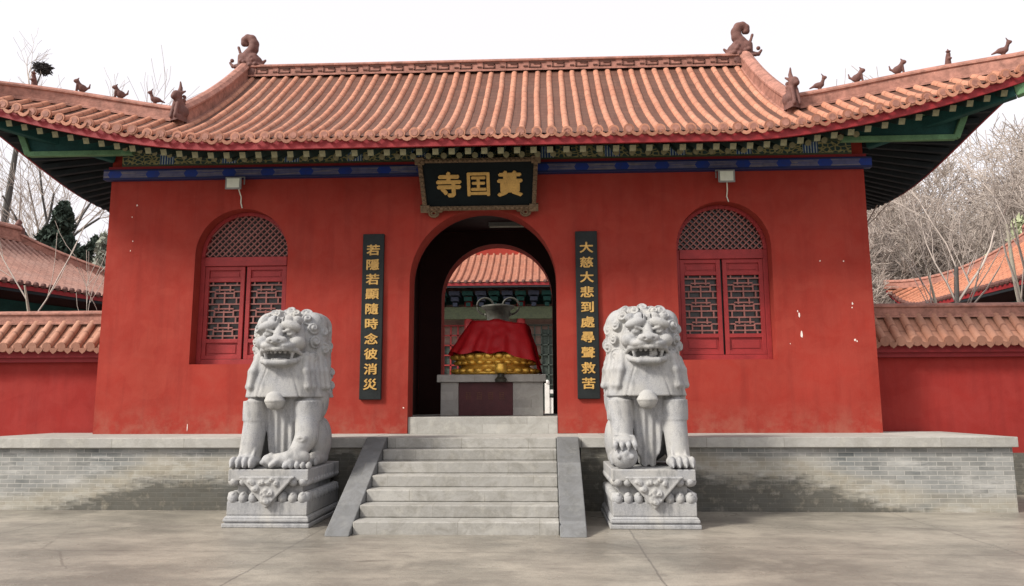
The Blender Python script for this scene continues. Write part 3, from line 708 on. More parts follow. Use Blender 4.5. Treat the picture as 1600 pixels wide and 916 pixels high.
# seated beast closing the descending ridge
V = Vol((-.3,-.3,-.1),(.3,.3,.85),.016)
V.ell((0,.06,.14),(.15,.2,.16)); V.rbox((0,.02,-.04),(.14,.18,.08),.03); V.cone((0,.04,.2),(0,-.06,.42),.13,.11); V.ell((0,-.1,.44),(.11,.15,.11)); V.ell((0,-.2,.40),(.08,.08,.06))
V.path([(0,-.02,.5),(0,.02,.62),(0,.0,.76)],[.08,.05,.02]); V.cone((.08,-.18,.0),(.07,-.1,.3),.05,.05); V.cone((-.08,-.18,.0),(-.07,-.1,.3),.05,.05)
for a in (-1,1): V.path([(a*.07,-.02,.5),(a*.12,.08,.56)],[.04,.02]); V.ell((a*.13,.1,.12),(.06,.13,.11))
for i in range(5): V.ell((0,.16,.16+.08*i),(.03,.07,.04),.02)
mbig = V.mesh('beast'); mbig.materials.append(M['figure'])
for sx in (-1,1):
    o = link('ridge_beast', mbig, roof); o.location = Vector((sx*5.43,-.66,6.72))-wloc(roof); o.rotation_euler.z = sx*R(25); o.scale = (.68,.62,.88)
# walking figures on the hip ridges
def fig(kind):
    V = Vol((-.2,-.26,-.04),(.2,.26,.42),.012)
    if kind == 0:
        V.ell((0,.04,.09),(.06,.11,.09)); V.cone((0,.02,.12),(0,-.07,.22),.06,.045); V.ell((0,-.1,.25),(.05,.07,.05)); V.cone((.03,-.1,0),(.03,-.08,.16),.022,.022); V.cone((-.03,-.1,0),(-.03,-.08,.16),.022,.022); V.path([(0,.13,.08),(0,.2,.12),(0,.22,.2)],[.03,.022,.015])
        V.path([(0,-.08,.28),(0,-.04,.33)],[.025,.012])
    elif kind == 1:
        V.ell((0,.02,.10),(.06,.12,.07)); V.cone((0,-.05,.12),(0,-.1,.24),.05,.035); V.ell((0,-.12,.26),(.04,.06,.04)); V.cone((0,.1,.1),(0,.24,.05),.04,.015); V.cone((0,0,0),(0,0,.08),.04,.04); V.cone((0,-.1,.28),(0,-.05,.36),.02,.01)
    else:
        V.cone((0,.0,.0),(0,.0,.16),.075,.055); V.ell((0,-.01,.22),(.05,.05,.055)); V.ell((0,-.01,.29),(.075,.06,.02)); V.cone((0,0,.3),(0,0,.34),.02,.01); V.ell((.06,-.03,.13),(.03,.05,.03)); V.ell((-.06,-.03,.13),(.03,.05,.03))
    me = V.mesh('figure'); me.materials.append(M['figure']); return me
FG = [fig(0),fig(1),fig(2)]
for sx in (-1,1):
    for ax,k in ((5.98,1),(6.64,0),(7.3,0),(8.0,2),(8.66,1)):
        o = link('ridge_figure', FG[k], roof); y = yhip(ax)
        o.location = Vector((sx*ax,y,zs(max(ax,5.51),y-ye(ax))+.275))-wloc(roof); o.rotation_euler = (0, -sx*math.atan(.078*1.6*(ax-4.3)**.6)*1, sx*R(72)); o.scale = (.7,.7,.76)

# ================================================================== SIGNS
def glyph(ch, size, extr, bold, name, mat, parent, mtx):
    c = bpy.data.curves.new(name, 'FONT'); c.body = ch; c.size = size; c.extrude = extr; c.offset = 0; c.align_x = 'CENTER'; c.align_y = 'CENTER'; c.resolution_u = 3
    o = bpy.data.objects.new('tmp', c); COL.objects.link(o); dg = bpy.context.evaluated_depsgraph_get()
    me = bpy.data.meshes.new_from_object(o.evaluated_get(dg)); bpy.data.objects.remove(o); bpy.data.curves.remove(c)
    v = np.array([q.co[:] for q in me.vertices])
    me.transform(Matrix.Translation((-(v[:,0].min()+v[:,0].max())/2, -(v[:,1].min()+v[:,1].max())/2, 0)))
    if bold:                                                   # heavier strokes: overlapped copies, each a hair deeper
        bm = bmesh.new()
        for i,(dx,dy) in enumerate(((0,0),(1,0),(-1,0),(0,1),(0,-1),(.7,.7),(-.7,-.7))):
            q = me.copy(); q.transform(Matrix.Translation((dx*bold,dy*bold,-.0009*i))); bm.from_mesh(q); bpy.data.meshes.remove(q)
        bm.to_mesh(me); bm.free()
    me.transform(mtx); me.materials.clear(); me.materials.append(mat); me.name = name
    return link(name, me, parent)
pq = thing('name_board', 'black name board with gilt carved frame and three gold characters above the doorway', 'sign', (-.05,-.31,5.5))
pq.rotation_euler.x = R(27)
HH, WW = .43, 1.03
UP = Matrix.Rotation(R(90),4,'X')
def loc_build(mb, *a, **k):                                   # mesh already in the thing's own frame
    o = mb.build(a[0], a[1], None, **k); o.parent = a[2]; return o
mb = MB(); mb.prism([(-WW+.05,-HH),(WW-.05,-HH),(WW,HH),(-WW,HH)], -.02, .05); loc_build(mb,'panel',M['board'],pq)
mb = MB(); pr = random.Random(8)
for a,b in (((-WW+.05,-HH),(WW-.05,-HH)),((WW-.05,-HH),(WW,HH)),((WW,HH),(-WW,HH)),((-WW,HH),(-WW+.05,-HH))):
    mb.bar((a[0],-.03,a[1]),(b[0],-.03,b[1]),.075,.07,up=(0,1,0))
    n = int(math.hypot(b[0]-a[0],b[1]-a[1])/.085)
    for i in range(n):
        t = (i+.5)/n; mb.ball((a[0]+(b[0]-a[0])*t,-.075,a[1]+(b[1]-a[1])*t),(.04,.028,.03),8,4)
for cx,cz in ((-WW,HH),(WW,HH),(-WW+.05,-HH),(WW-.05,-HH)): mb.box(cx-.08,cx+.08,-.085,.03,cz-.065,cz+.065)
loc_build(mb,'frame',M['goldold'],pq,smooth=False)
for sx in (-1,1):
    mb = MB(); x = sx*(WW-.2)
    for r in (.085,.045): mb.tube([(x+r*math.cos(a),-.04,-HH-.085+r*.8*math.sin(a)) for a in [2*math.pi*i/14 for i in range(15)]],.02,6)
    mb.ball((x-.12,-.04,-HH-.05),(.05,.03,.03)); mb.ball((x+.12,-.04,-HH-.05),(.05,.03,.03)); loc_build(mb,'foot_scroll',M['goldold'],pq,smooth=True)
for ch,x in (('寺',-.53),('囯',.0),('黃',.56)):
    glyph(ch,.46,.02,.011 if ch == '囯' else .018,'character',M['goldpaint'],pq,Matrix.Translation((x,-.032,.0))@Matrix.Scale(1.0,4)@UP)
for nm,x,txt,lab in (('couplet_board',-1.98,'若隱若顯隨時念彼消災','tall dark board with gold characters left of the doorway'),('couplet_board',1.86,'大慈大悲到處尋聲救苦','tall dark board with gold characters right of the doorway')):
    t = thing(nm, lab, 'sign', (x,-.03,3.18), 'couplet boards beside the doorway')
    mb = MB(); mb.box(-.195,.195,-.03,.026,-1.49,1.49); loc_build(mb,'board',M['boardgrey'],t,bevel=.012)
    for i,ch in enumerate(txt):
        glyph(ch,.25,.006,.007,'character',M['goldpaint'],t,Matrix.Translation((0,-.036,1.19-i*.268))@Matrix.Diagonal((1.0,.86,1,1)) if False else Matrix.Translation((0,-.036,1.19-i*.268))@UP@Matrix.Diagonal((1.0,.82,1,1)))
for x,z,lab in ((-4.53,5.6,'small square floodlight above the left arched window'),(4.34,5.58,'small square floodlight above the right arched window')):
    t = thing('floodlight', lab, 'floodlight', (x,-.14,z), 'floodlights over the windows')
    mb = MB(); mb.add([(sx*a,y,sz*b) for y,a,b in ((-.14,.15,.115),(.03,.09,.07)) for sx,sz in ((-1,-1),(1,-1),(1,1),(-1,1))],[(0,1,2,3),(7,6,5,4),(0,4,5,1),(1,5,6,2),(2,6,7,3),(3,7,4,0)])
    hb_ = loc_build(mb,'housing',M['metalgrey'],t,bevel=.008)
    mb = MB(); mb.box(-.115,.115,-.150,-.141,-.085,.085); loc_build(mb,'lens',M['lampglass'],hb_)
    mb = MB(); mb.bar((-.16,-.03,0),(-.16,-.03,.14),.02,.012); mb.bar((.16,-.03,0),(.16,-.03,.14),.02,.012); mb.bar((-.17,-.03,.14),(.17,-.03,.14),.02,.012); loc_build(mb,'bracket',M['metalgrey'],t)
    mb = MB(); mb.tube([(.04,.02,-.07),(.06,.1,-.2),(.05,.125,-.30),(.08,.125,-.40)],.011,6); loc_build(mb,'cable',M['wht'],t)

# ================================================================== COURTYARD WALLS
def yard_wall(x0, x1, inner, label, dark):
    t = thing('courtyard_wall', label, 'wall', ((x0+x1)/2,.9,0))
    mb = MB(); mb.box(x0,x1,.70,1.2,.72,2.62); mb.build('wall', M['red_side'], t)
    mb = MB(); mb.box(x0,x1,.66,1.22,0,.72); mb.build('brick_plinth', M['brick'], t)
    mb = MB(); mb.box(x0,x1,.52,.70,2.50,2.62); mb.box(x0,x1,.60,.70,2.42,2.50); mb.build('cornice', M['fascia'], t)
    mb = MB(); n = int((x1-x0)/.28)
    def z(s): return 2.66+.50*s+.06*s*s
    for mir in (0,1):
        Yt = (lambda y: y) if not mir else (lambda y: 1.9-y)
        mb.grid([[(x,Yt(.42+.53*i/4),z(i/4)) for i in range(5)] for x in (x0,x1)])
        for k in range(n+1):
            x = x0+.1+k*.28
            if x > x1-.05: break
            mb.grid([[(x+.075*math.cos(a),Yt(.40+.50*i/4),z(i/4)-.01+.095*math.sin(a)) for a in [math.pi*j/6 for j in range(7)]] for i in range(5)])
            if not mir:
                ring = [(x+.09*math.cos(2*math.pi*j/12),.385,z(0)+.03+.09*math.sin(2*math.pi*j/12)) for j in range(12)]
                mb.add(ring+[(a,.43,c) for a,b,c in ring],[tuple(range(12))]+[(j,(j+1)%12,12+(j+1)%12,12+j) for j in range(12)])
                xm = x+.14; mb.prism([(xm-.09,z(0)+.01),(xm+.09,z(0)+.01),(xm+.05,z(0)-.06),(xm,z(0)-.10),(xm-.05,z(0)-.06)],.38,.40)
    o = mb.build('tile_coping', M['tilebrown'], t, smooth=True); o.data.set_sharp_from_angle(angle=R(40))
    mb = MB(); sweep(mb,[(x0+(x1-x0)*i/6,.95,3.16) for i in range(7)],.24,.25); mb.build('ridge', M['ridge'], t)
yard_wall(-17,-6.9,0,'red courtyard wall with tiled coping left of the gate hall',0)
yard_wall(6.78,17,0,'shaded red courtyard wall with tiled coping right of the gate hall',1)
# ================================================================== STONE LIONS
def lion_volume(kind):
    """kind 0: paw on a ball (at its x<0 side); kind 1: paw on a cub (x>0 side). Front is -y, z=0 is the plinth top."""
    V = Vol((-.80,-.86,-.03),(.80,.80,2.46),.0125)
    S = (-1,1)
    # trunk, haunches
    V.ell((0,.30,.46),(.45,.40,.47),.05); V.cone((0,.28,.5),(0,.02,1.3),.40,.43,.08); V.ell((0,-.13,1.02),(.40,.28,.5),.06)
    for s in S:
        V.ell((s*.44,.16,.36),(.15,.31,.34),.03); V.cone((s*.45,-.18,.10),(s*.45,.25,.09),.10,.09,.03)
        for t in (-.06,0,.06): V.ell((s*.45+t,-.28,.07),(.036,.07,.06),.01)
    # chest keel between the legs with long vertical grooves
    def keel(X,Y,Z):
        wd = .10+.22*np.clip((Z-.1)/.85,0,1); q = np.maximum(np.abs(X)-wd, np.maximum(-(Y+.36-.06*(1-Z)), np.maximum(Z-1.1,.03-Z)))
        return q-.02+.014*np.cos(X*58)
    V.op((-.4,-.5,0),(.4,.1,1.15), lambda X,Y,Z: np.maximum(keel(X,Y,Z), Y-.1), .03)
    # legs
    for s in S:
        V.ell((s*.375,-.27,.79),(.20,.22,.24),.03)
        V.ell((s*.40,-.05,.95),(.20,.28,.34),.04)
        def cuff(X,Y,Z,s=s): return np.maximum(np.sqrt((X-s*.385)**2+((Y+.29)*.92)**2)-.192, np.maximum(.655-Z, Z-.93))-.004
        V.op((s*.385-.25,-.55,.6),(s*.385+.25,0,1.0), cuff, .03)
        if kind == 0 and s < 0:
            V.cone((s*.385,-.32,.74),(s*.38,-.43,.40),.172,.150,.02)
            V.ell((s*.375,-.55,.37),(.17,.17,.085),.03)
            for t in (-.12,-.04,.04,.12):
                V.cone((s*.375+t,-.56,.41),(s*.375+t*1.15,-.735,.315),.046,.036,.01); V.cone((s*.375+t*1.15,-.735,.315),(s*.375+t*1.15,-.752,.255),.03,.012,.006)
            V.ell((s*.375,-.575,.165),(.185,.185,.178),.006)
            for a in range(3): V.ell((s*.375-.09+.09*a,-.745,.17+.04*(a%2)),(.035,.02,.035),.01)
        elif kind == 1 and s > 0:
            V.cone((s*.385,-.32,.74),(s*.42,-.42,.42),.175,.165,.02)
            V.cone((s*.42,-.42,.42),(s*.34,-.58,.22),.165,.12,.03)
            V.ell((s*.40,-.60,.40),(.085,.05,.055),.02); V.ell((s*.40,-.655,.40),(.07,.022,.016),.006,'cut')
            V.ell((s*.34,-.60,.15),(.20,.12,.12),.02)                                  # cub under the paw
            V.cone((.36,-.58,.14),(.02,-.60,.10),.12,.10,.03); V.ell((-.045,-.63,.105),(.105,.10,.095),.015)
            V.ell((-.10,-.70,.09),(.05,.045,.04),.012); V.ell((-.03,-.705,.14),(.028,.02,.022),.006); V.ell((-.02,-.62,.19),(.04,.04,.03),.01)
            V.path([(.12,-.66,.13),(.02,-.73,.05)],[.045,.035]); V.path([(.30,-.70,.09),(.22,-.74,.04)],[.05,.035])
            for t in range(5): V.ell((.22+.085*t,-.71,.05),(.04,.05,.05),.008)
        else:
            V.cone((s*.375,-.30,.74),(s*.405,-.44,.14),.176,.155,.02)
            V.ell((s*.405,-.53,.09),(.195,.19,.10),.03)
            for t in (-.135,-.045,.045,.135):
                V.ell((s*.405+t,-.67,.085),(.052,.095,.085),.008); V.cone((s*.405+t,-.735,.09),(s*.405+t,-.775,.03),.026,.014,.005)
            for t in (-.09,0,.09): V.cone((s*.385+t,-.46,.33),(s*.385+t,-.60,.15),.018,.022,.02)
    # bib: a smooth apron with two seams, ending in a ledge
    def bib(X,Y,Z):
        t = np.clip((1.52-Z)/.52,0,1); wd = .39+.175*t; fr = -.45-.085*np.sqrt(t)+.30*(np.abs(X)/.60)**3.2
        q = np.maximum(np.maximum(np.abs(X)-wd, fr-Y), np.maximum(Z-1.56, 1.0-Z)); q = np.maximum(q, Y-.3)
        return q*.8-.012+.010*np.exp(-((np.abs(X)-.15-.16*t)/.014)**2)
    V.op((-.62,-.6,.98),(.62,.32,1.6), bib, .012)
    V.rbox((0,-.51,1.03),(.09,.03,.022),.015,.008)
    # mane mass
    V.rbox((0,.10,1.70),(.535,.33,.56),.20,.06); V.ell((0,.0,1.78),(.50,.42,.50),.05)
    V.cone((-.46,.06,1.45),(-.46,.04,.98),.13,.10,.04); V.cone((.46,.06,1.45),(.46,.04,.98),.13,.10,.04)
    # face
    V.ell((0,-.30,1.80),(.345,.27,.36),.03); V.ell((0,-.36,1.98),(.30,.20,.16),.03)
    for s in S:
        V.ell((s*.17,-.545,2.005),(.155,.085,.075),.02,rot=-s*.25); V.ell((s*.10,-.50,2.09),(.09,.07,.075),.015); V.ell((s*.23,-.46,2.09),(.08,.07,.07),.015)
        V.ell((s*.165,-.60,1.895),(.105,.075,.052),.015,'cut'); V.ell((s*.165,-.535,1.893),(.070,.060,.050),.006)
        V.ell((s*.165,-.598,1.893),(.018,.014,.018),.004,'cut')
        V.path([(s*.26,-.49,1.925),(s*.165,-.59,1.945),(s*.07,-.58,1.915)],[.018,.024,.02],.01)
        V.ell((s*.25,-.45,1.77),(.125,.15,.11),.03); V.ell((s*.12,-.57,1.715),(.135,.13,.072),.03)
    V.ell((0,-.58,2.10),(.012,.12,.12),.012,'cut')
    for s in S: V.ell((s*.06,-.58,2.13),(.010,.10,.07),.01,'cut')
    V.cone((0,-.52,1.98),(0,-.62,1.82),.06,.075,.02); V.ell((0,-.655,1.79),(.145,.085,.065),.02)
    for s in S:
        V.ell((s*.10,-.65,1.785),(.06,.065,.055),.015); V.ell((s*.062,-.735,1.772),(.026,.03,.020),.008,'cut')
    # mouth
    V.rbox((0,-.62,1.585),(.235,.24,.070),.06,.015,'cut')
    V.path([(-.30,-.42,1.60),(-.25,-.53,1.655),(-.12,-.645,1.675),(0,-.665,1.66),(.12,-.645,1.675),(.25,-.53,1.655),(.30,-.42,1.60)],[.028,.034,.036,.03,.036,.034,.028],.015)
    V.path([(-.285,-.40,1.55),(-.24,-.52,1.50),(-.13,-.615,1.475),(.13,-.615,1.475),(.24,-.52,1.50),(.285,-.40,1.55)],[.034,.038,.042,.042,.038,.034],.02)
    V.ell((0,-.46,1.46),(.235,.15,.055),.02); V.ell((.0,-.46,1.525),(.12,.13,.03),.015)
    for t in (-.17,-.10,-.035,.035,.10,.17):
        V.ell((t,-.60+abs(t)*.45,1.632),(.028,.026,.030),.005); V.ell((t,-.565+abs(t)*.4,1.517),(.026,.024,.028),.005)
    for s in S:
        V.cone((s*.205,-.53,1.64),(s*.20,-.54,1.545),.034,.012,.005); V.cone((s*.185,-.52,1.50),(s*.185,-.53,1.59),.03,.012,.005)
    if kind == 0: V.ell((.08,-.52,1.58),(.06,.06,.055),.006)
    # beard locks under the chin
    for i in range(-3,4): V.cone((i*.075,-.52+abs(i)*.03,1.44),(i*.08,-.47+abs(i)*.03,1.36),.03,.012,.01)
    # ears
    for s in S: V.ell((s*.385,-.22,2.01),(.075,.05,.10),.015,rot=s*.5); V.ell((s*.385,-.275,2.0),(.04,.03,.06),.01,'cut')
    # curls
    rr = random.Random(5+kind)
    for layer,(rad,y,rx,rz,n,a0) in enumerate(((.084,-.235,.43,.44,12,-46),(.10,-.05,.485,.475,13,-52),(.10,.16,.485,.48,12,-52))):
        for i in range(n):
            a = R(a0+(180-2*a0)*i/(n-1)); c, s_ = math.cos(a), math.sin(a)
            cx = rx*np.sign(c)*abs(c)**.75; cz = 1.76+rz*np.sign(s_)*abs(s_)**.85
            if cz < 1.5 and layer == 0: cx *= 1.0
            V.curl((cx,y+rr.uniform(-.015,.015),cz), rad*rr.uniform(.93,1.07), (c*.75,-1 if layer == 0 else -.7,s_*.6), .03, 1.5, rr.random(), 1 if c>0 else -1)
    for s in S:
        for y,z,r in ((-.09,1.30,.088),(-.06,1.13,.082),(.10,1.26,.09),(.10,1.08,.085),(-.02,.98,.07),(.27,1.36,.09),(.28,1.16,.09)):
            V.curl((s*.50,y,z), r, (s,-.6,.1), .03, 1.5, rr.random(), s)
    for s in S:
        for q in range(5): V.path([(s*(.345+.045*q),-.36+.075*q,1.60-.02*q),(s*(.385+.045*q),-.455+.085*q,1.36),(s*(.425+.045*q),-.455+.085*q,1.14),(s*(.44+.042*q),-.42+.085*q,1.04+.02*q)],[.05,.056,.044,.018],.03)
    for i in range(4):
        for j in range(5): V.curl((-.34+.17*j,.42+.0*i,2.02-.2*i), .10, (0,1,0), .02, 1.6)
    V.path([(0,.66,.25),(0,.72,.6),(.0,.66,1.0),(0,.56,1.15)],[.09,.10,.12,.06],.03)
    V.op((-.7,-.8,-.06),(.7,.7,.0), lambda X,Y,Z: Z+0*X+0*Y, 0, 'cut')
    return V
def lion(kind, x, label):
    t = thing('stone_lion', label, 'lion statue', (x,-2.36,0), 'stone lions flanking the steps')
    V = lion_volume(kind)
    me = V.mesh('body'); me.materials.append(M['granite']); b = link('body', me, t); b.location.z = .752; b.scale = (.955,1,.975)
    # bell on the chest, a carved ball or nothing else
    mb = MB(); bx = -.02 if kind == 0 else -.04
    mb.lathe([(.0,.79),(.05,.79),(.105,.82),(.135,.88),(.140,.895),(.146,.90),(.146,.925),(.140,.93),(.125,.99),(.08,1.035),(.03,1.05),(.0,1.052)], bx,-.50,24,1,.85)
    mb.tube([(bx+.035*math.cos(a),-.50,1.065+.03*math.sin(a)) for a in [2*math.pi*i/12 for i in range(13)]],.014,6)
    o = mb.build('bell', M['granite'], None, smooth=True); o.parent = t; o.location.z = .752
    # pedestal
    mb = MB(); W = .545; D = .76
    mb.box(-W-.045,W+.045,-D-.045,D+.045,0,.055); mb.box(-W-.02,W+.02,-D-.02,D+.02,.055,.075)
    for z0,z1,e0,e1 in ((.075,.12,.035,.03),(.12,.155,.03,-.005)):
        mb.add([(sx*(W+e),sy*(D+e),z) for z,e in ((z0,e0),(z1,e1)) for sx,sy in ((-1,-1),(1,-1),(1,1),(-1,1))],[(0,3,2,1),(4,5,6,7),(0,1,5,4),(1,2,6,5),(2,3,7,6),(3,0,4,7)])
    mb.box(-W,W,-D,D,.155,.335); mb.box(-W+.10,W-.10,-D+.10,D-.10,.335,.62); mb.box(-W,W,-D,D,.605,.752)
    ped = mb.build('pedestal', M['granite'], None, bevel=.012); ped.parent = t
    mb = MB()
    def petals(n, fx, fy, z, r, up):
        for i in range(n):
            u = -1+2*(i+.5)/n; mb.ball((fx(u),fy(u),z), r if isinstance(r,tuple) else (r,r,r), 10, 6)
    nx, ny = 8, 11
    for n,fx,fy in ((nx,lambda u:u*(W-.01),lambda u:-D+.05),(nx,lambda u:u*(W-.01),lambda u:D-.05),(ny,lambda u:W-.05,lambda u:u*(D-.01)),(ny,lambda u:-W+.05,lambda u:u*(D-.01))):
        r = W/nx*1.04 if n == nx else D/ny*1.04; k = n == nx
        petals(n,fx,fy,.375,(r,.075,.085) if k else (.075,r,.085),0)
        petals(n,fx,fy,.590,(r,.070,.065) if k else (.070,r,.065),0)
        petals(n,fx,fy,.425,(r*.5,.07,.035) if k else (.07,r*.5,.035),0)
    mb.build_off = 0
    o = mb.build('lotus_band', M['granite'], None, smooth=True); o.parent = ped
    V2 = Vol((-.40,-.10,-.46),(.40,.06,.04),.0125)                          # carved cloth hanging over the front
    def tri(X,Y,Z): return np.maximum(np.maximum(np.abs(X)-.36*(1-np.clip(-Z/.40,0,1.2))-.0, np.abs(Y)-.032), np.maximum(Z-.0,-Z-.42))-.006
    V2.op((-.38,-.06,-.43),(.38,.06,.02), tri, 0)
    rr = random.Random(4)
    for i in range(26):
        z = -rr.random()**1.2*.33-.02; lim = .36*(1+z/.40)-.05
        if lim > .02: V2.curl((rr.uniform(-lim,lim),-.028,z), .032+rr.random()*.014, (0,-1,0), .006, 1.2)
    for s in (-1,1): V2.cone((s*.345,-.03,0),(0,-.03,-.385),.015,.015,.006)
    V2.cone((-.36,-.03,-.005),(.36,-.03,-.005),.017,.017,.006)
    me = V2.mesh('carved_cloth'); me.materials.append(M['granite'])
    for yy,rz in ((-D-.012,0),):
        o = link('carved_cloth', me, ped); o.location = (0,yy,.655); o.rotation_euler.z = rz
    return t
lion(1,-2.615,'grey stone lion with its paw on a cub, left of the steps')
lion(0,2.515,'grey stone lion with its paw on a ball, right of the steps')

# ================================================================== ALTAR IN THE DOORWAY
F = 1.38
al = thing('altar', 'pale stone altar with a dark red inscribed panel in the doorway', 'altar', (.05,2.1,F))
mb = MB(); mb.box(-.95,-.60,1.52,2.7,F,2.03); mb.box(.47,1.06,1.52,2.7,F,2.03); mb.box(-.60,.47,1.75,2.7,F,2.028); mb.build('pier', M['coping'], al, bevel=.01)
mb = MB(); mb.box(-1.02,1.12,1.46,2.76,2.032,2.18); mb.build('slab', M['coping'], al, bevel=.012)
mb = MB(); mb.box(-.598,.468,1.56,1.75,F+.004,2.026); pn = mb.build('panel', M['maroon'], al)
ri = random.Random(6)
for i in range(4):                                            # worn inscription, too faint to read
    mb = MB(); x0 = -.41+i*.22
    for k in range(4): mb.box(x0-.06+.02*ri.random(),x0+.06-.02*ri.random(),1.555,1.562,1.70+.04*k,1.712+.04*k)
    for k in range(2): mb.box(x0-.04+.07*k,x0-.03+.07*k,1.553,1.562,1.69+.02*ri.random(),1.83)
    mb.build('worn_character', M['maroontext'], al)
lt = thing('lotus_throne', 'gilded lotus throne with rows of petals under the red cloth', 'throne', (.09,2.12,2.18))
def oval(mb, z, rx, ry, n, r):
    for i in range(n):
        a = 2*math.pi*i/n; mb.ball((.09+rx*math.cos(a),2.12+ry*math.sin(a),z),r,8,5)
mb = MB(); mb.lathe([(.80,2.182),(.86,2.20),(.86,2.235),(.78,2.26),(.74,2.33),(.70,2.36),(.72,2.39),(.80,2.45),(.84,2.53),(.82,2.60),(.7,2.62)],.09,2.12,48,1,.72); mb.build('base', M['gold'], lt, smooth=True)
for z,rx,ry,n,r in ((2.262,.83,.60,26,(.10,.045,.05)),(2.425,.78,.565,26,(.09,.05,.045)),(2.545,.84,.61,26,(.10,.05,.06))):
    mb = MB(); oval(mb,z,rx,ry,n,r); mb.build('petal_row', M['gold'], lt, smooth=True)
mb = MB(); N, K = 120, 18; P = []
def rbx(a_, rx, ry, e=4.5):                                   # rounded-box outline
    c, s = math.cos(a_), math.sin(a_); k = (abs(c)**e+abs(s)**e)**(-1/e); return rx*c*k, ry*s*k
for k in range(K+1):
    f = k/K; row = []; q = 1-f
    for j in range(N+1):
        a_ = 2*math.pi*j/N; c, s = math.cos(a_), math.sin(a_)
        fold = .030*math.sin(13*a_+2.2*math.sin(3*a_))+.018*math.sin(23*a_+1)
        dx, dy = rbx(a_, .60+.29*q+fold*q, .40+.29*q+fold*q)
        drop = max(0,c)**2*(.36+.10*math.sin(7*a_))*q**1.2
        z = 3.27-.66*q-.10*max(0,dx+.1)*f-.035*q*math.sin(11*a_+.6)-drop
        row.append((.17-.09*q+dx*(1+.12*drop), 2.12+dy, z))
    P.append(row)
for k in range(1,7):
    f = 1-k/7; P.append([(.17+(x-.17)*f, 2.12+(y-2.12)*f, z+.05*(1-f)+.03*math.sin(6*x+4*y)*f) for x,y,z in P[K]])
mb.grid(P); cl = mb.build('red_cloth', M['cloth'], None, smooth=True); tag(cl, 'red satin cloth draped over the statue on the golden throne', 'cloth')
md = cl.modifiers.new('folds','DISPLACE'); tx = bpy.data.textures.new('folds','CLOUDS'); tx.noise_scale = .28; md.texture = tx; md.strength = .07; md.texture_coords = 'LOCAL'
oc = thing('golden_censer', 'small gold censer with dark foot on the altar edge', 'censer', (.24,1.40,2.03))
mb = MB(); mb.lathe([(.0,2.20),(.10,2.20),(.13,2.25),(.14,2.30),(.11,2.35),(.12,2.38),(.10,2.385)],.24,1.40,18); mb.build('bowl', M['gold'], oc, smooth=True)
mb = MB(); mb.lathe([(.0,2.02),(.11,2.03),(.12,2.08),(.07,2.13),(.06,2.19),(.0,2.20)],.24,1.40,16); mb.box(.19,.29,1.40,1.47,2.04,2.10); mb.build('foot', M['bronze'], oc, smooth=False)
tl = thing('tube_lamp', 'unlit white tube lamp under the passage ceiling', 'lamp', (.3,3.0,5.5))
mb = MB(); mb.tube([(-.1,3.0,5.50),(1.0,3.0,5.50)],.02,8); mb.build('tube', M['wht'], tl); mb = MB(); mb.box(-.12,1.02,2.98,3.02,5.522,5.6); mb.build('fitting', M['metalgrey'], tl)
# courtyard pieces seen through the arch
bu = thing('incense_burner', 'bronze incense burner with looped handles in the courtyard behind the altar', 'incense burner', (-.36,10,1.09))
mb = MB(); mb.lathe([(.62,1.09),(.65,1.2),(.5,1.3),(.42,1.6),(.5,1.8),(.85,2.1),(1.0,2.5),(.95,2.9),(.7,3.2),(.55,3.4),(.42,3.8),(.34,4.25),(.40,4.5),(.52,4.56),(.52,4.62),(.3,4.66)],-.36,10,28); mb.build('body', M['bronze'], bu, smooth=True)
for s in (-1,1):
    mb = MB(); mb.tube([(-.36+s*(.40+.26*math.sin(a)),10,4.62-.26*math.cos(a)) for a in [math.pi*1.75*i/16 for i in range(17)]],.032,8); mb.tube([(-.36+s*.3,10,4.3),(-.36+s*.42,10,4.38)],.05,8); mb.build('handle', M['bronze'], bu, smooth=True)
for i in range(3):
    a = i*2.1+.5; mb = MB(); mb.tube([(-.36+.5*math.cos(a),10+.5*math.sin(a),1.9),(-.36+.85*math.cos(a),10+.85*math.sin(a),1.5),(-.36+.75*math.cos(a),10+.75*math.sin(a),1.09)],[.14,.10,.12],8); mb.build('leg', M['bronze'], bu, smooth=True)
ra = thing('stone_railing', 'white marble railing at the edge of the courtyard', 'railing', (2.2,13,1.09))
for i in range(4):
    x = 1.15+i*.9; mb = MB(); mb.box(x-.08,x+.08,12.92,13.08,1.09,2.25); mb.ball((x,13,2.32),(.09,.09,.10)); mb.build('post', M['white'], ra)
    if i < 3: mb = MB(); mb.box(x+.082,x+.818,12.96,13.04,1.15,1.80); mb.box(x+.082,x+.818,12.94,13.06,1.95,2.08); mb.build('panel', M['white'], ra)

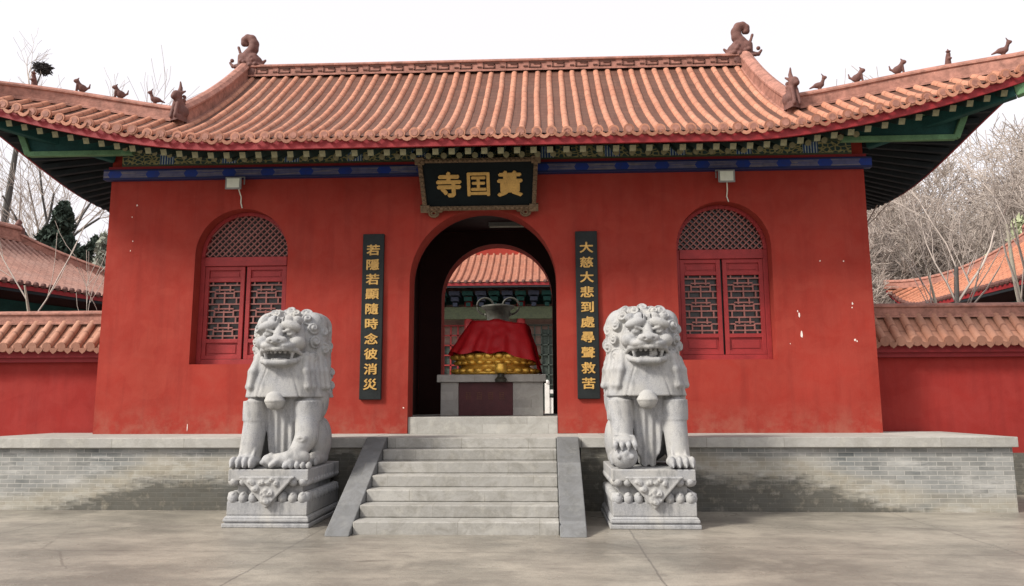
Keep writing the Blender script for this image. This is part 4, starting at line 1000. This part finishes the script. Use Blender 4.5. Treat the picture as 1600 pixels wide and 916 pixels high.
# ================================================================== HALLS BEHIND
def hip_hall(name, label, loc, rz, L, W, ze, zr, rl, wallmat, tile, up=.7, sp=.28, wi=1.6):
    t = thing(name, label, 'temple', loc); t.rotation_euler.z = rz
    def pr(s): return ze+(zr-ze)*(.55*s+.45*s*s)
    def pt(side, u, s):                                       # side: long front/back or ends; u -1..1 along the eave, s 0..1 upwards
        li = up*max(0,abs(u)-.55)**2/.2*(1-s)**2
        if side in (0,1):
            x = u*((L/2)*(1-s)+(rl/2)*s); y = -(W/2)*(1-s)*(1 if side == 0 else -1)
        else:
            y = u*(W/2)*(1-s); x = ((L/2)*(1-s)+(rl/2)*s)*(1 if side == 2 else -1)
        return (x,y,pr(s)+li)
    mb = MB()
    for side in range(4):
        mb.grid([[pt(side,-1+2*i/30,j/10) for j in range(11)] for i in range(31)])
        ln = L if side < 2 else W; n = int(ln/sp)
        for i in range(1,n):
            c = -ln/2+ln*i/n; ring = []
            half = rl/2 if side < 2 else 0
            smax = 1 if abs(c) <= half else 1-(abs(c)-half)/(ln/2-half)
            if smax < .08: continue
            for j in range(7):
                s = smax*j/6; hw = (ln/2)*(1-s)+half*s; u = max(-1,min(1,c/max(hw,1e-3))); q = pt(side,u,s); row = []
                for a in [math.pi*k/4 for k in range(5)]:
                    d = .07*math.cos(a); row.append((q[0]+d,q[1],q[2]+.09*math.sin(a)) if side < 2 else (q[0],q[1]+d,q[2]+.09*math.sin(a)))
                ring.append(row)
            mb.grid(ring)
            q = pt(side,c/(ln/2),0); mb.mi = 1; mb.ball((q[0],q[1],q[2]+.02),.085,6,4); mb.mi = 0
    loc_build(mb,'roof',[tile,M['figure']],t,smooth=False); rf = [c for c in t.children if c.name.startswith('roof')][0]
    mb = MB(); sweep(mb,[(-rl/2+rl*i/4,0,zr-.05) for i in range(5)],.3,.5)
    loc_build(mb,'main_ridge',M['ridge'],rf)
    for sx in (-1,1):
        for sy in (-1,1):
            mb = MB(); sweep(mb,[(lambda q:(q[0],q[1],q[2]-.03))(pt(0 if sy < 0 else 1,sx,1-i/10)) for i in range(11)],.24,.30); loc_build(mb,'hip_ridge',M['ridge'],rf)
        V = Vol((-.4,-.3,-.1),(.4,.3,1.0),.04); V.rbox((0,0,.2),(.25,.18,.3),.1); V.path([(-.1,0,.4),(.08,0,.6),(.02,0,.8),(-.1,0,.75)],[.16,.13,.1,.07]); V.cone((.2,0,.1),(.34,0,.3),.08,.05)
        me = V.mesh('ridge_ornament'); me.materials.append(M['figure']); o = link('ridge_ornament',me,rf); o.location = (sx*rl/2,0,zr+.15); o.scale = (-sx*.62,.7,.62)
    mb = MB(); e = .04
    for side in range(4):
        q = [pt(side,-1+2*i/30,0) for i in range(31)]; f = 1-.05/(L/2)
        mb.grid([[(x*f,y*f,z-.03),(x*f,y*f,z-.24)] for x,y,z in q])
        mb.grid([[(x*f,y*f,z-.24),(x*(L/2-wi)/(L/2),y*(W/2-wi)/(W/2),ze+.05)] for x,y,z in q])
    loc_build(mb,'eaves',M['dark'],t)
    mb = MB()
    for side in range(4):
        q = [pt(side,-1+2*i/30,0) for i in range(31)]; f = 1-.02/(L/2)
        mb.grid([[(x*f,y*f,z-.04),(x*f,y*f,z-.16)] for x,y,z in q])
    loc_build(mb,'fascia',M['fascia'],t)
    a, b = L/2-wi, W/2-wi
    mb = MB(); mb.box(-a,a,-b,b,0,ze+.3); loc_build(mb,'wall',wallmat,t)
    mb = MB(); mb.box(-a-.05,a+.05,-b-.06,-b-.005,ze-.75,ze-.3); mb.box(-a-.05,a+.05,b+.005,b+.06,ze-.75,ze-.3); mb.box(-a-.06,-a-.005,-b,b,ze-.75,ze-.3); mb.box(a+.005,a+.06,-b,b,ze-.75,ze-.3)
    loc_build(mb,'painted_beam',M['green'],t)
    return t, a, b
mh, a, b = hip_hall('main_hall','great hall with orange tiled roof and dark brackets, seen through the arched doorway',(0,27.5,1.09),0,24,16,5.85,10.6,9,M['hallwall'],M['tiledull'],up=.8,sp=.32,wi=2.0)
for i in range(9):
    x = -9.6+i*2.4; mb = MB(); mb.tube([(x,-b-.55,0),(x,-b-.55,5.4)],.2,12); loc_build(mb,'column',M['redwood'],mh,smooth=True)
for i in range(33):
    x = -9.6+i*.6; mb = MB()
    for k in range(3): mb.box(x-.10-.07*k,x+.10+.07*k,-b-.9-.18*k,-b-.3,4.92+.24*k,5.08+.24*k)
    loc_build(mb,'bracket',M['bracket'] if i%2 else M['green'],mh)
mb = MB(); mb.box(-10,10,-b-.75,-b-.4,4.35,4.9); loc_build(mb,'architrave',M['frieze'],mh)
mb = MB(); mb.box(.9,9.5,-b-.1,-b-.02,.2,3.9); mb.box(-9.5,-2.2,-b-.1,-b-.02,.2,3.2); loc_build(mb,'door_screen',M['screen'],mh)
for x0,x1 in ((-7.0,-5.0),(-4.6,-2.6),(-2.2,-.3),(.3,2.2),(2.6,4.6),(5.0,7.0)):
    mb = MB(); n = 6
    for i in range(n+1): mb.bar((x0+(x1-x0)*i/n,-b-.16,.9),(x0+(x1-x0)*i/n,-b-.16,4.1),.07,.06)
    for i in range(8): mb.bar((x0,-b-.165,.9+3.2*i/7),(x1,-b-.165,.9+3.2*i/7),.05,.06)
    loc_build(mb,'door_lattice',M['redwood'] if x0 < -2.3 else M['screen'],mh)
mb = MB(); mb.box(-7,7,-3.6,3.6,7.2,11.5); loc_build(mb,'upper_wall',M['red'],mh)
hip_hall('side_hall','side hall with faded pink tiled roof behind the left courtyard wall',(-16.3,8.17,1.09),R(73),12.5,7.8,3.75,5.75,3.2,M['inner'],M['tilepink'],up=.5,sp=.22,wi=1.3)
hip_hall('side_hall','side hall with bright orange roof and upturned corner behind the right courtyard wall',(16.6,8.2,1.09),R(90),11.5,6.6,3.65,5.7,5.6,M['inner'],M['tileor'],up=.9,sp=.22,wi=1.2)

# ================================================================== TREES
def grow(rng, p, d, L, r, lev, maxlev, out, spread=.6, upb=.12, kids=(4,6)):
    n = 4 if lev < maxlev else 3; p = Vector(p); d = Vector(d).normalized(); pts = [(p.copy(),r)]
    for i in range(n):
        d = (d+Vector((rng.gauss(0,.13),rng.gauss(0,.13),rng.gauss(0,.08)+upb*.5))).normalized()
        q = p+d*L/n; tp = .78 if maxlev <= 3 and lev == 0 else .5; r1 = max(.006, r*(1-tp*(i+1)/n)); out.append((p.copy(),q.copy(),r*(1-tp*i/n),r1,lev)); p = q; pts.append((p.copy(),r1))
    if lev >= maxlev: return
    for c in range(rng.randint(*kids)+(1 if lev == 0 else 0)):
        i = rng.randint(2 if lev == 0 else 1, n); b, rb = pts[i]
        a = rng.uniform(0,2*math.pi); x = d.orthogonal().normalized(); y = d.cross(x); s = spread*rng.uniform(.6,1.35)
        dd = (d*math.cos(s)+(x*math.cos(a)+y*math.sin(a))*math.sin(s)+Vector((0,0,upb))).normalized()
        grow(rng,b,dd,L*rng.uniform(.5,.75),max(.007,rb*rng.uniform(.5,.68)),lev+1,maxlev,out,spread,upb,kids)
def seg_mesh(name, segs, mat, n=4, rmin=.0):
    A = np.array([s[0][:] for s in segs]); B = np.array([s[1][:] for s in segs]); ra = np.maximum([s[2] for s in segs],rmin); rb = np.maximum([s[3] for s in segs],rmin)
    D = B-A; D /= np.linalg.norm(D,axis=1)[:,None]; U = np.where(np.abs(D[:,2:3])<.9, (0,0,1.), (1.,0,0)); X = np.cross(D,U); X /= np.linalg.norm(X,axis=1)[:,None]; Y = np.cross(D,X)
    V = []
    for P,r in ((A,ra),(B,rb)):
        for k in range(n):
            a = 2*math.pi*k/n; V.append(P+(X*math.cos(a)+Y*math.sin(a))*r[:,None])
    V = np.stack(V,1); m = len(segs); base = (np.arange(m)*2*n)[:,None]
    Q = np.concatenate([base+np.array([k,(k+1)%n,n+(k+1)%n,n+k]) for k in range(n)])
    me = bpy.data.meshes.new(name); me.vertices.add(m*2*n); me.vertices.foreach_set('co',V.astype(np.float32).ravel())
    me.loops.add(len(Q)*4); me.loops.foreach_set('vertex_index',Q.astype(np.int32).ravel()); me.polygons.add(len(Q))
    me.polygons.foreach_set('loop_start',np.arange(0,len(Q)*4,4,dtype=np.int32)); me.polygons.foreach_set('loop_total',np.full(len(Q),4,np.int32))
    me.update(calc_edges=True); me.polygons.foreach_set('use_smooth',np.ones(len(Q),bool)); me.materials.append(mat); return me
def tree_kind(seed, H, r, maxlev, bark, twig, spread=.6, upb=.12, kids=(4,6), lean=(0,0), cut=2, rmin=.011):
    rng = random.Random(seed); out = []
    grow(rng,(0,0,-.2),(lean[0],lean[1],1),H,r,0,maxlev,out,spread,upb,kids)
    lo = [s for s in out if s[4] < cut]; hi = [s for s in out if s[4] >= cut]
    return seg_mesh('trunk',lo,bark,7), seg_mesh('crown',hi,twig,3,rmin)
def plant(kind, loc, label, rz=0, sc=1, group=None, cat='tree', name='bare_tree'):
    t = thing(name, label, cat, loc, group); t.rotation_euler.z = rz; t.scale = (sc,sc,sc)
    link('trunk',kind[0],t); link('crown',kind[1],t); return t
G0 = 1.09
TK = [tree_kind(11,3.4,.15,5,M['bark'],M['twighaze'],.85,.05,(5,7),(0,0),2,.0085), tree_kind(12,3.7,.16,5,M['bark'],M['twighaze'],.78,.07,(5,7),(0,0),2,.0085), tree_kind(13,3.2,.14,5,M['bark'],M['twighaze'],.9,.04,(5,7),(0,0),2,.0085), tree_kind(17,3.5,.15,5,M['bark'],M['twighaze'],.8,.06,(5,7),(0,0),2,.0085)]
rr = random.Random(21)
for i,(x,y,sc) in enumerate(((12.8,17,.9),(15.5,16.5,1.0),(19.5,17,1.05),(23,18,1.1),(14,21,1.0),(17.5,22,1.1),(21.5,22.5,1.2),(26,23,1.25),(15.5,28,1.2),(19.5,29,1.3),(24,30,1.4),(30,31,1.5),(18,38,1.45),(24,39,1.6),(31,41,1.7),(39,42,1.8),(12.5,27,1.0))):
    plant(TK[i%4],(x,y,G0),'leafless tree with haze-lightened twigs in the hazy wood behind the right side hall',rr.random()*6.3,sc*1.45,'bare trees of the wood on the right')
TL = tree_kind(31,7.2,.22,4,M['barkdark'],M['twighaze'],.6,.10,(3,4),(.02,.02),2,.007); TL2 = tree_kind(33,6.6,.18,4,M['barkdark'],M['twighaze'],.62,.10,(3,4),(.10,0),2,.007)
plant(TL,(-21.3,16,G0),'tall dark leafless tree holding a nest behind the left side hall',0,1.08)
plant(TL2,(-18.9,16.5,G0),'dark leafless tree with a curving trunk beside the dark conifer',1.0,1.0)
TF = tree_kind(36,7.2,.2,4,M['bark'],M['twighaze'],.6,.12,(5,6),(.02,.02),2,.009)
plant(TF,(-23.5,26,G0),'faint leafless tree with a wide crown between the nest and the roof figures',2.0,1.12)
plant(TF,(-20.5,30,G0),'faint distant leafless tree above the left hip ridge',4.0,1.1)
# saplings close behind the walls
def sapling(seed, loc, H, r, lean, label, bark, twig=None, maxlev=3):
    k = tree_kind(seed,H,r,maxlev,bark,twig or M['twighaze'],.5,.2,(2,3),lean,1,.007); return plant(k,loc,label,0,1,None,'tree','sapling')
sapling(41,(-10.45,3.2,G0),3.44,.09,(-.07,0),'pale slim sapling in front of the pink roof, leftmost behind the left wall',M['barkpale'],None,2)
sapling(42,(-9.55,3.1,G0),2.64,.055,(.05,.1),'thin pale sapling near the lower end of the pink roof',M['barkpale'],None,2)
sapling(43,(-9.25,3.0,G0),2.56,.06,(.06,0),'dark thin sapling close to the left edge of the gate hall',M['barkdark'],None,2)
sapling(44,(10.9,4.6,G0),4.0,.085,(-.05,0),'pale slanting sapling in front of the orange roof',M['barkpale'],None,2)
sapling(45,(10.95,4.9,G0),4.16,.10,(.06,0),'dark upright young tree in front of the orange roof',M['barkdark'],None,4)
sapling(46,(12.1,4.8,G0),4.9,.12,(.03,0),'thick pale young tree at the right edge behind the wall',M['barkpale'],None,2)
sapling(47,(10.9,4.2,G0),3.52,.09,(-.34,0),'pale young tree leaning left over the right wall',M['barkpale'],None,2)
sapling(48,(7.6,3.4,G0),3.36,.10,(.32,0),'grey branching young tree leaning out beside the right edge of the gate hall',M['bark'],None,4)
# nest
mb = MB(); rr = random.Random(2)
for i in range(300):
    a = rr.random()*6.28; u = rr.uniform(-1,1); q = math.sqrt(1-u*u); rad = .30*rr.uniform(.6,1)
    c = Vector((rad*q*math.cos(a)*1.1,rad*q*math.sin(a),rad*u*.8)); d = Vector((rr.gauss(0,1),rr.gauss(0,1),rr.gauss(0,.5))).normalized()*rr.uniform(.10,.2)
    mb.bar(c-d,c+d,.02,.022)
o = loc_build(mb,'bird_nest',M['nest'],None); o.location = (-20.1,16,15.75); tag(o,'dark round bird nest of sticks in the bare treetop','nest')
mb = MB(); mb.tube([(-21.3,16,1.0),(-21.25,16.0,6.5),(-21.1,16.0,9.5),(-20.9,16.0,12.5),(-20.5,16.0,14.4),(-20.15,16.0,15.5)],[.20,.17,.14,.09,.05,.025],8)
_o = []; _r = random.Random(77)
for z_,dx in ((12.3,-.5),(13.0,.6),(13.8,-.3),(14.4,.35),(14.9,-.15)): grow(_r,(-20.95+.15*(z_-12.3),16,z_),(dx,_r.uniform(-.4,.4),1),1.5,.035,2,4,_o,.6,.1,(3,4))
tt = [q for q in bpy.data.objects if q.get('label','').startswith('tall dark leafless tree holding')][0]; br = mb.build('branch',M['barkdark'],None); br.parent = tt; br.location = -tt.location/tt.scale.x; br.scale = (1/tt.scale.x,)*3
o = link('twigs', seg_mesh('twigs',_o,M['twighaze'],3,.007), tt); o.location = -tt.location/tt.scale.x; o.scale = (1/tt.scale.x,)*3
# conifers
def conifer(loc, label, lumps, mat, n, size, bark, seed):
    t = thing('conifer', label, 'tree', loc); rr = random.Random(seed); mb = MB()
    vol = sum(l[3]*l[4]*l[4] for l in lumps)
    for x,y,z,rz,rx in lumps:
        for i in range(int(n*rz*rx*rx/vol)):
            while True:
                p = Vector((rr.uniform(-1,1),rr.uniform(-1,1),rr.uniform(-1,1)))
                if .35 < p.length < 1: break
            tap = 1-.35*max(0,p.z); k = rr.uniform(.85,1.12)
            c = Vector((x+p.x*rx*tap*k,y+p.y*rx*tap*k,z+p.z*rz)); u = Vector((rr.gauss(0,1),rr.gauss(0,1),rr.gauss(0,1)+.8)).normalized(); v = u.orthogonal().normalized(); s = size*rr.uniform(.6,1.3)
            v = Matrix.Rotation(rr.random()*6.28,3,u)@v
            mb.add([c-u*s,c+v*s*.5,c+u*s*1.2,c-v*s*.5],[(0,1,2,3)])
    o = mb.build('crown', mat, None, fix=False); o.parent = t
    zt = max(l[2] for l in lumps); m = MB(); m.tube([(0,0,-.1),(.03,0,zt*.5),(lumps[0][0],lumps[0][1],zt)],[.14,.1,.04],7)
    for x,y,z,rz,rx in lumps: m.tube([(0,0,max(.5,z-rz-.4)),(x*.6,y*.6,z-rz*.6),(x,y,z)],[.06,.045,.02],5)
    o = m.build('trunk', bark, None); o.parent = t
conifer((-17.5,14.3,G0),'small dark green conifer with ragged clumps above the left side hall',[(0,0,7.6,.8,.40),(-.55,0,6.9,.5,.38),(.1,.1,6.5,.6,.5),(.9,0,6.1,.45,.4),(1.35,0,6.6,.35,.26),(.5,0,5.8,.5,.5)],M['leafdark'],5200,.12,M['barkdark'],1)
conifer((-13.9,11.2,G0),'narrow grey-green conifer rising beside the left wall corner',[(0,0,3.5,2.6,.38),(0,0,5.1,1.3,.30)],M['leafgrey'],3600,.10,M['bark'],2)
conifer((19.0,15.2,G0),'pale yellow-green columnar conifer, taller one behind the orange roof',[(0,0,4.2,2.8,.6),(0,0,6.2,1.3,.45)],M['leafpale'],6000,.12,M['bark'],3)
conifer((17.6,15.0,G0),'pale grey-green conifer, shorter one behind the orange roof',[(0,0,3.4,2.4,.5),(0,0,4.9,1.1,.34)],M['leafpale'],4500,.12,M['bark'],4)
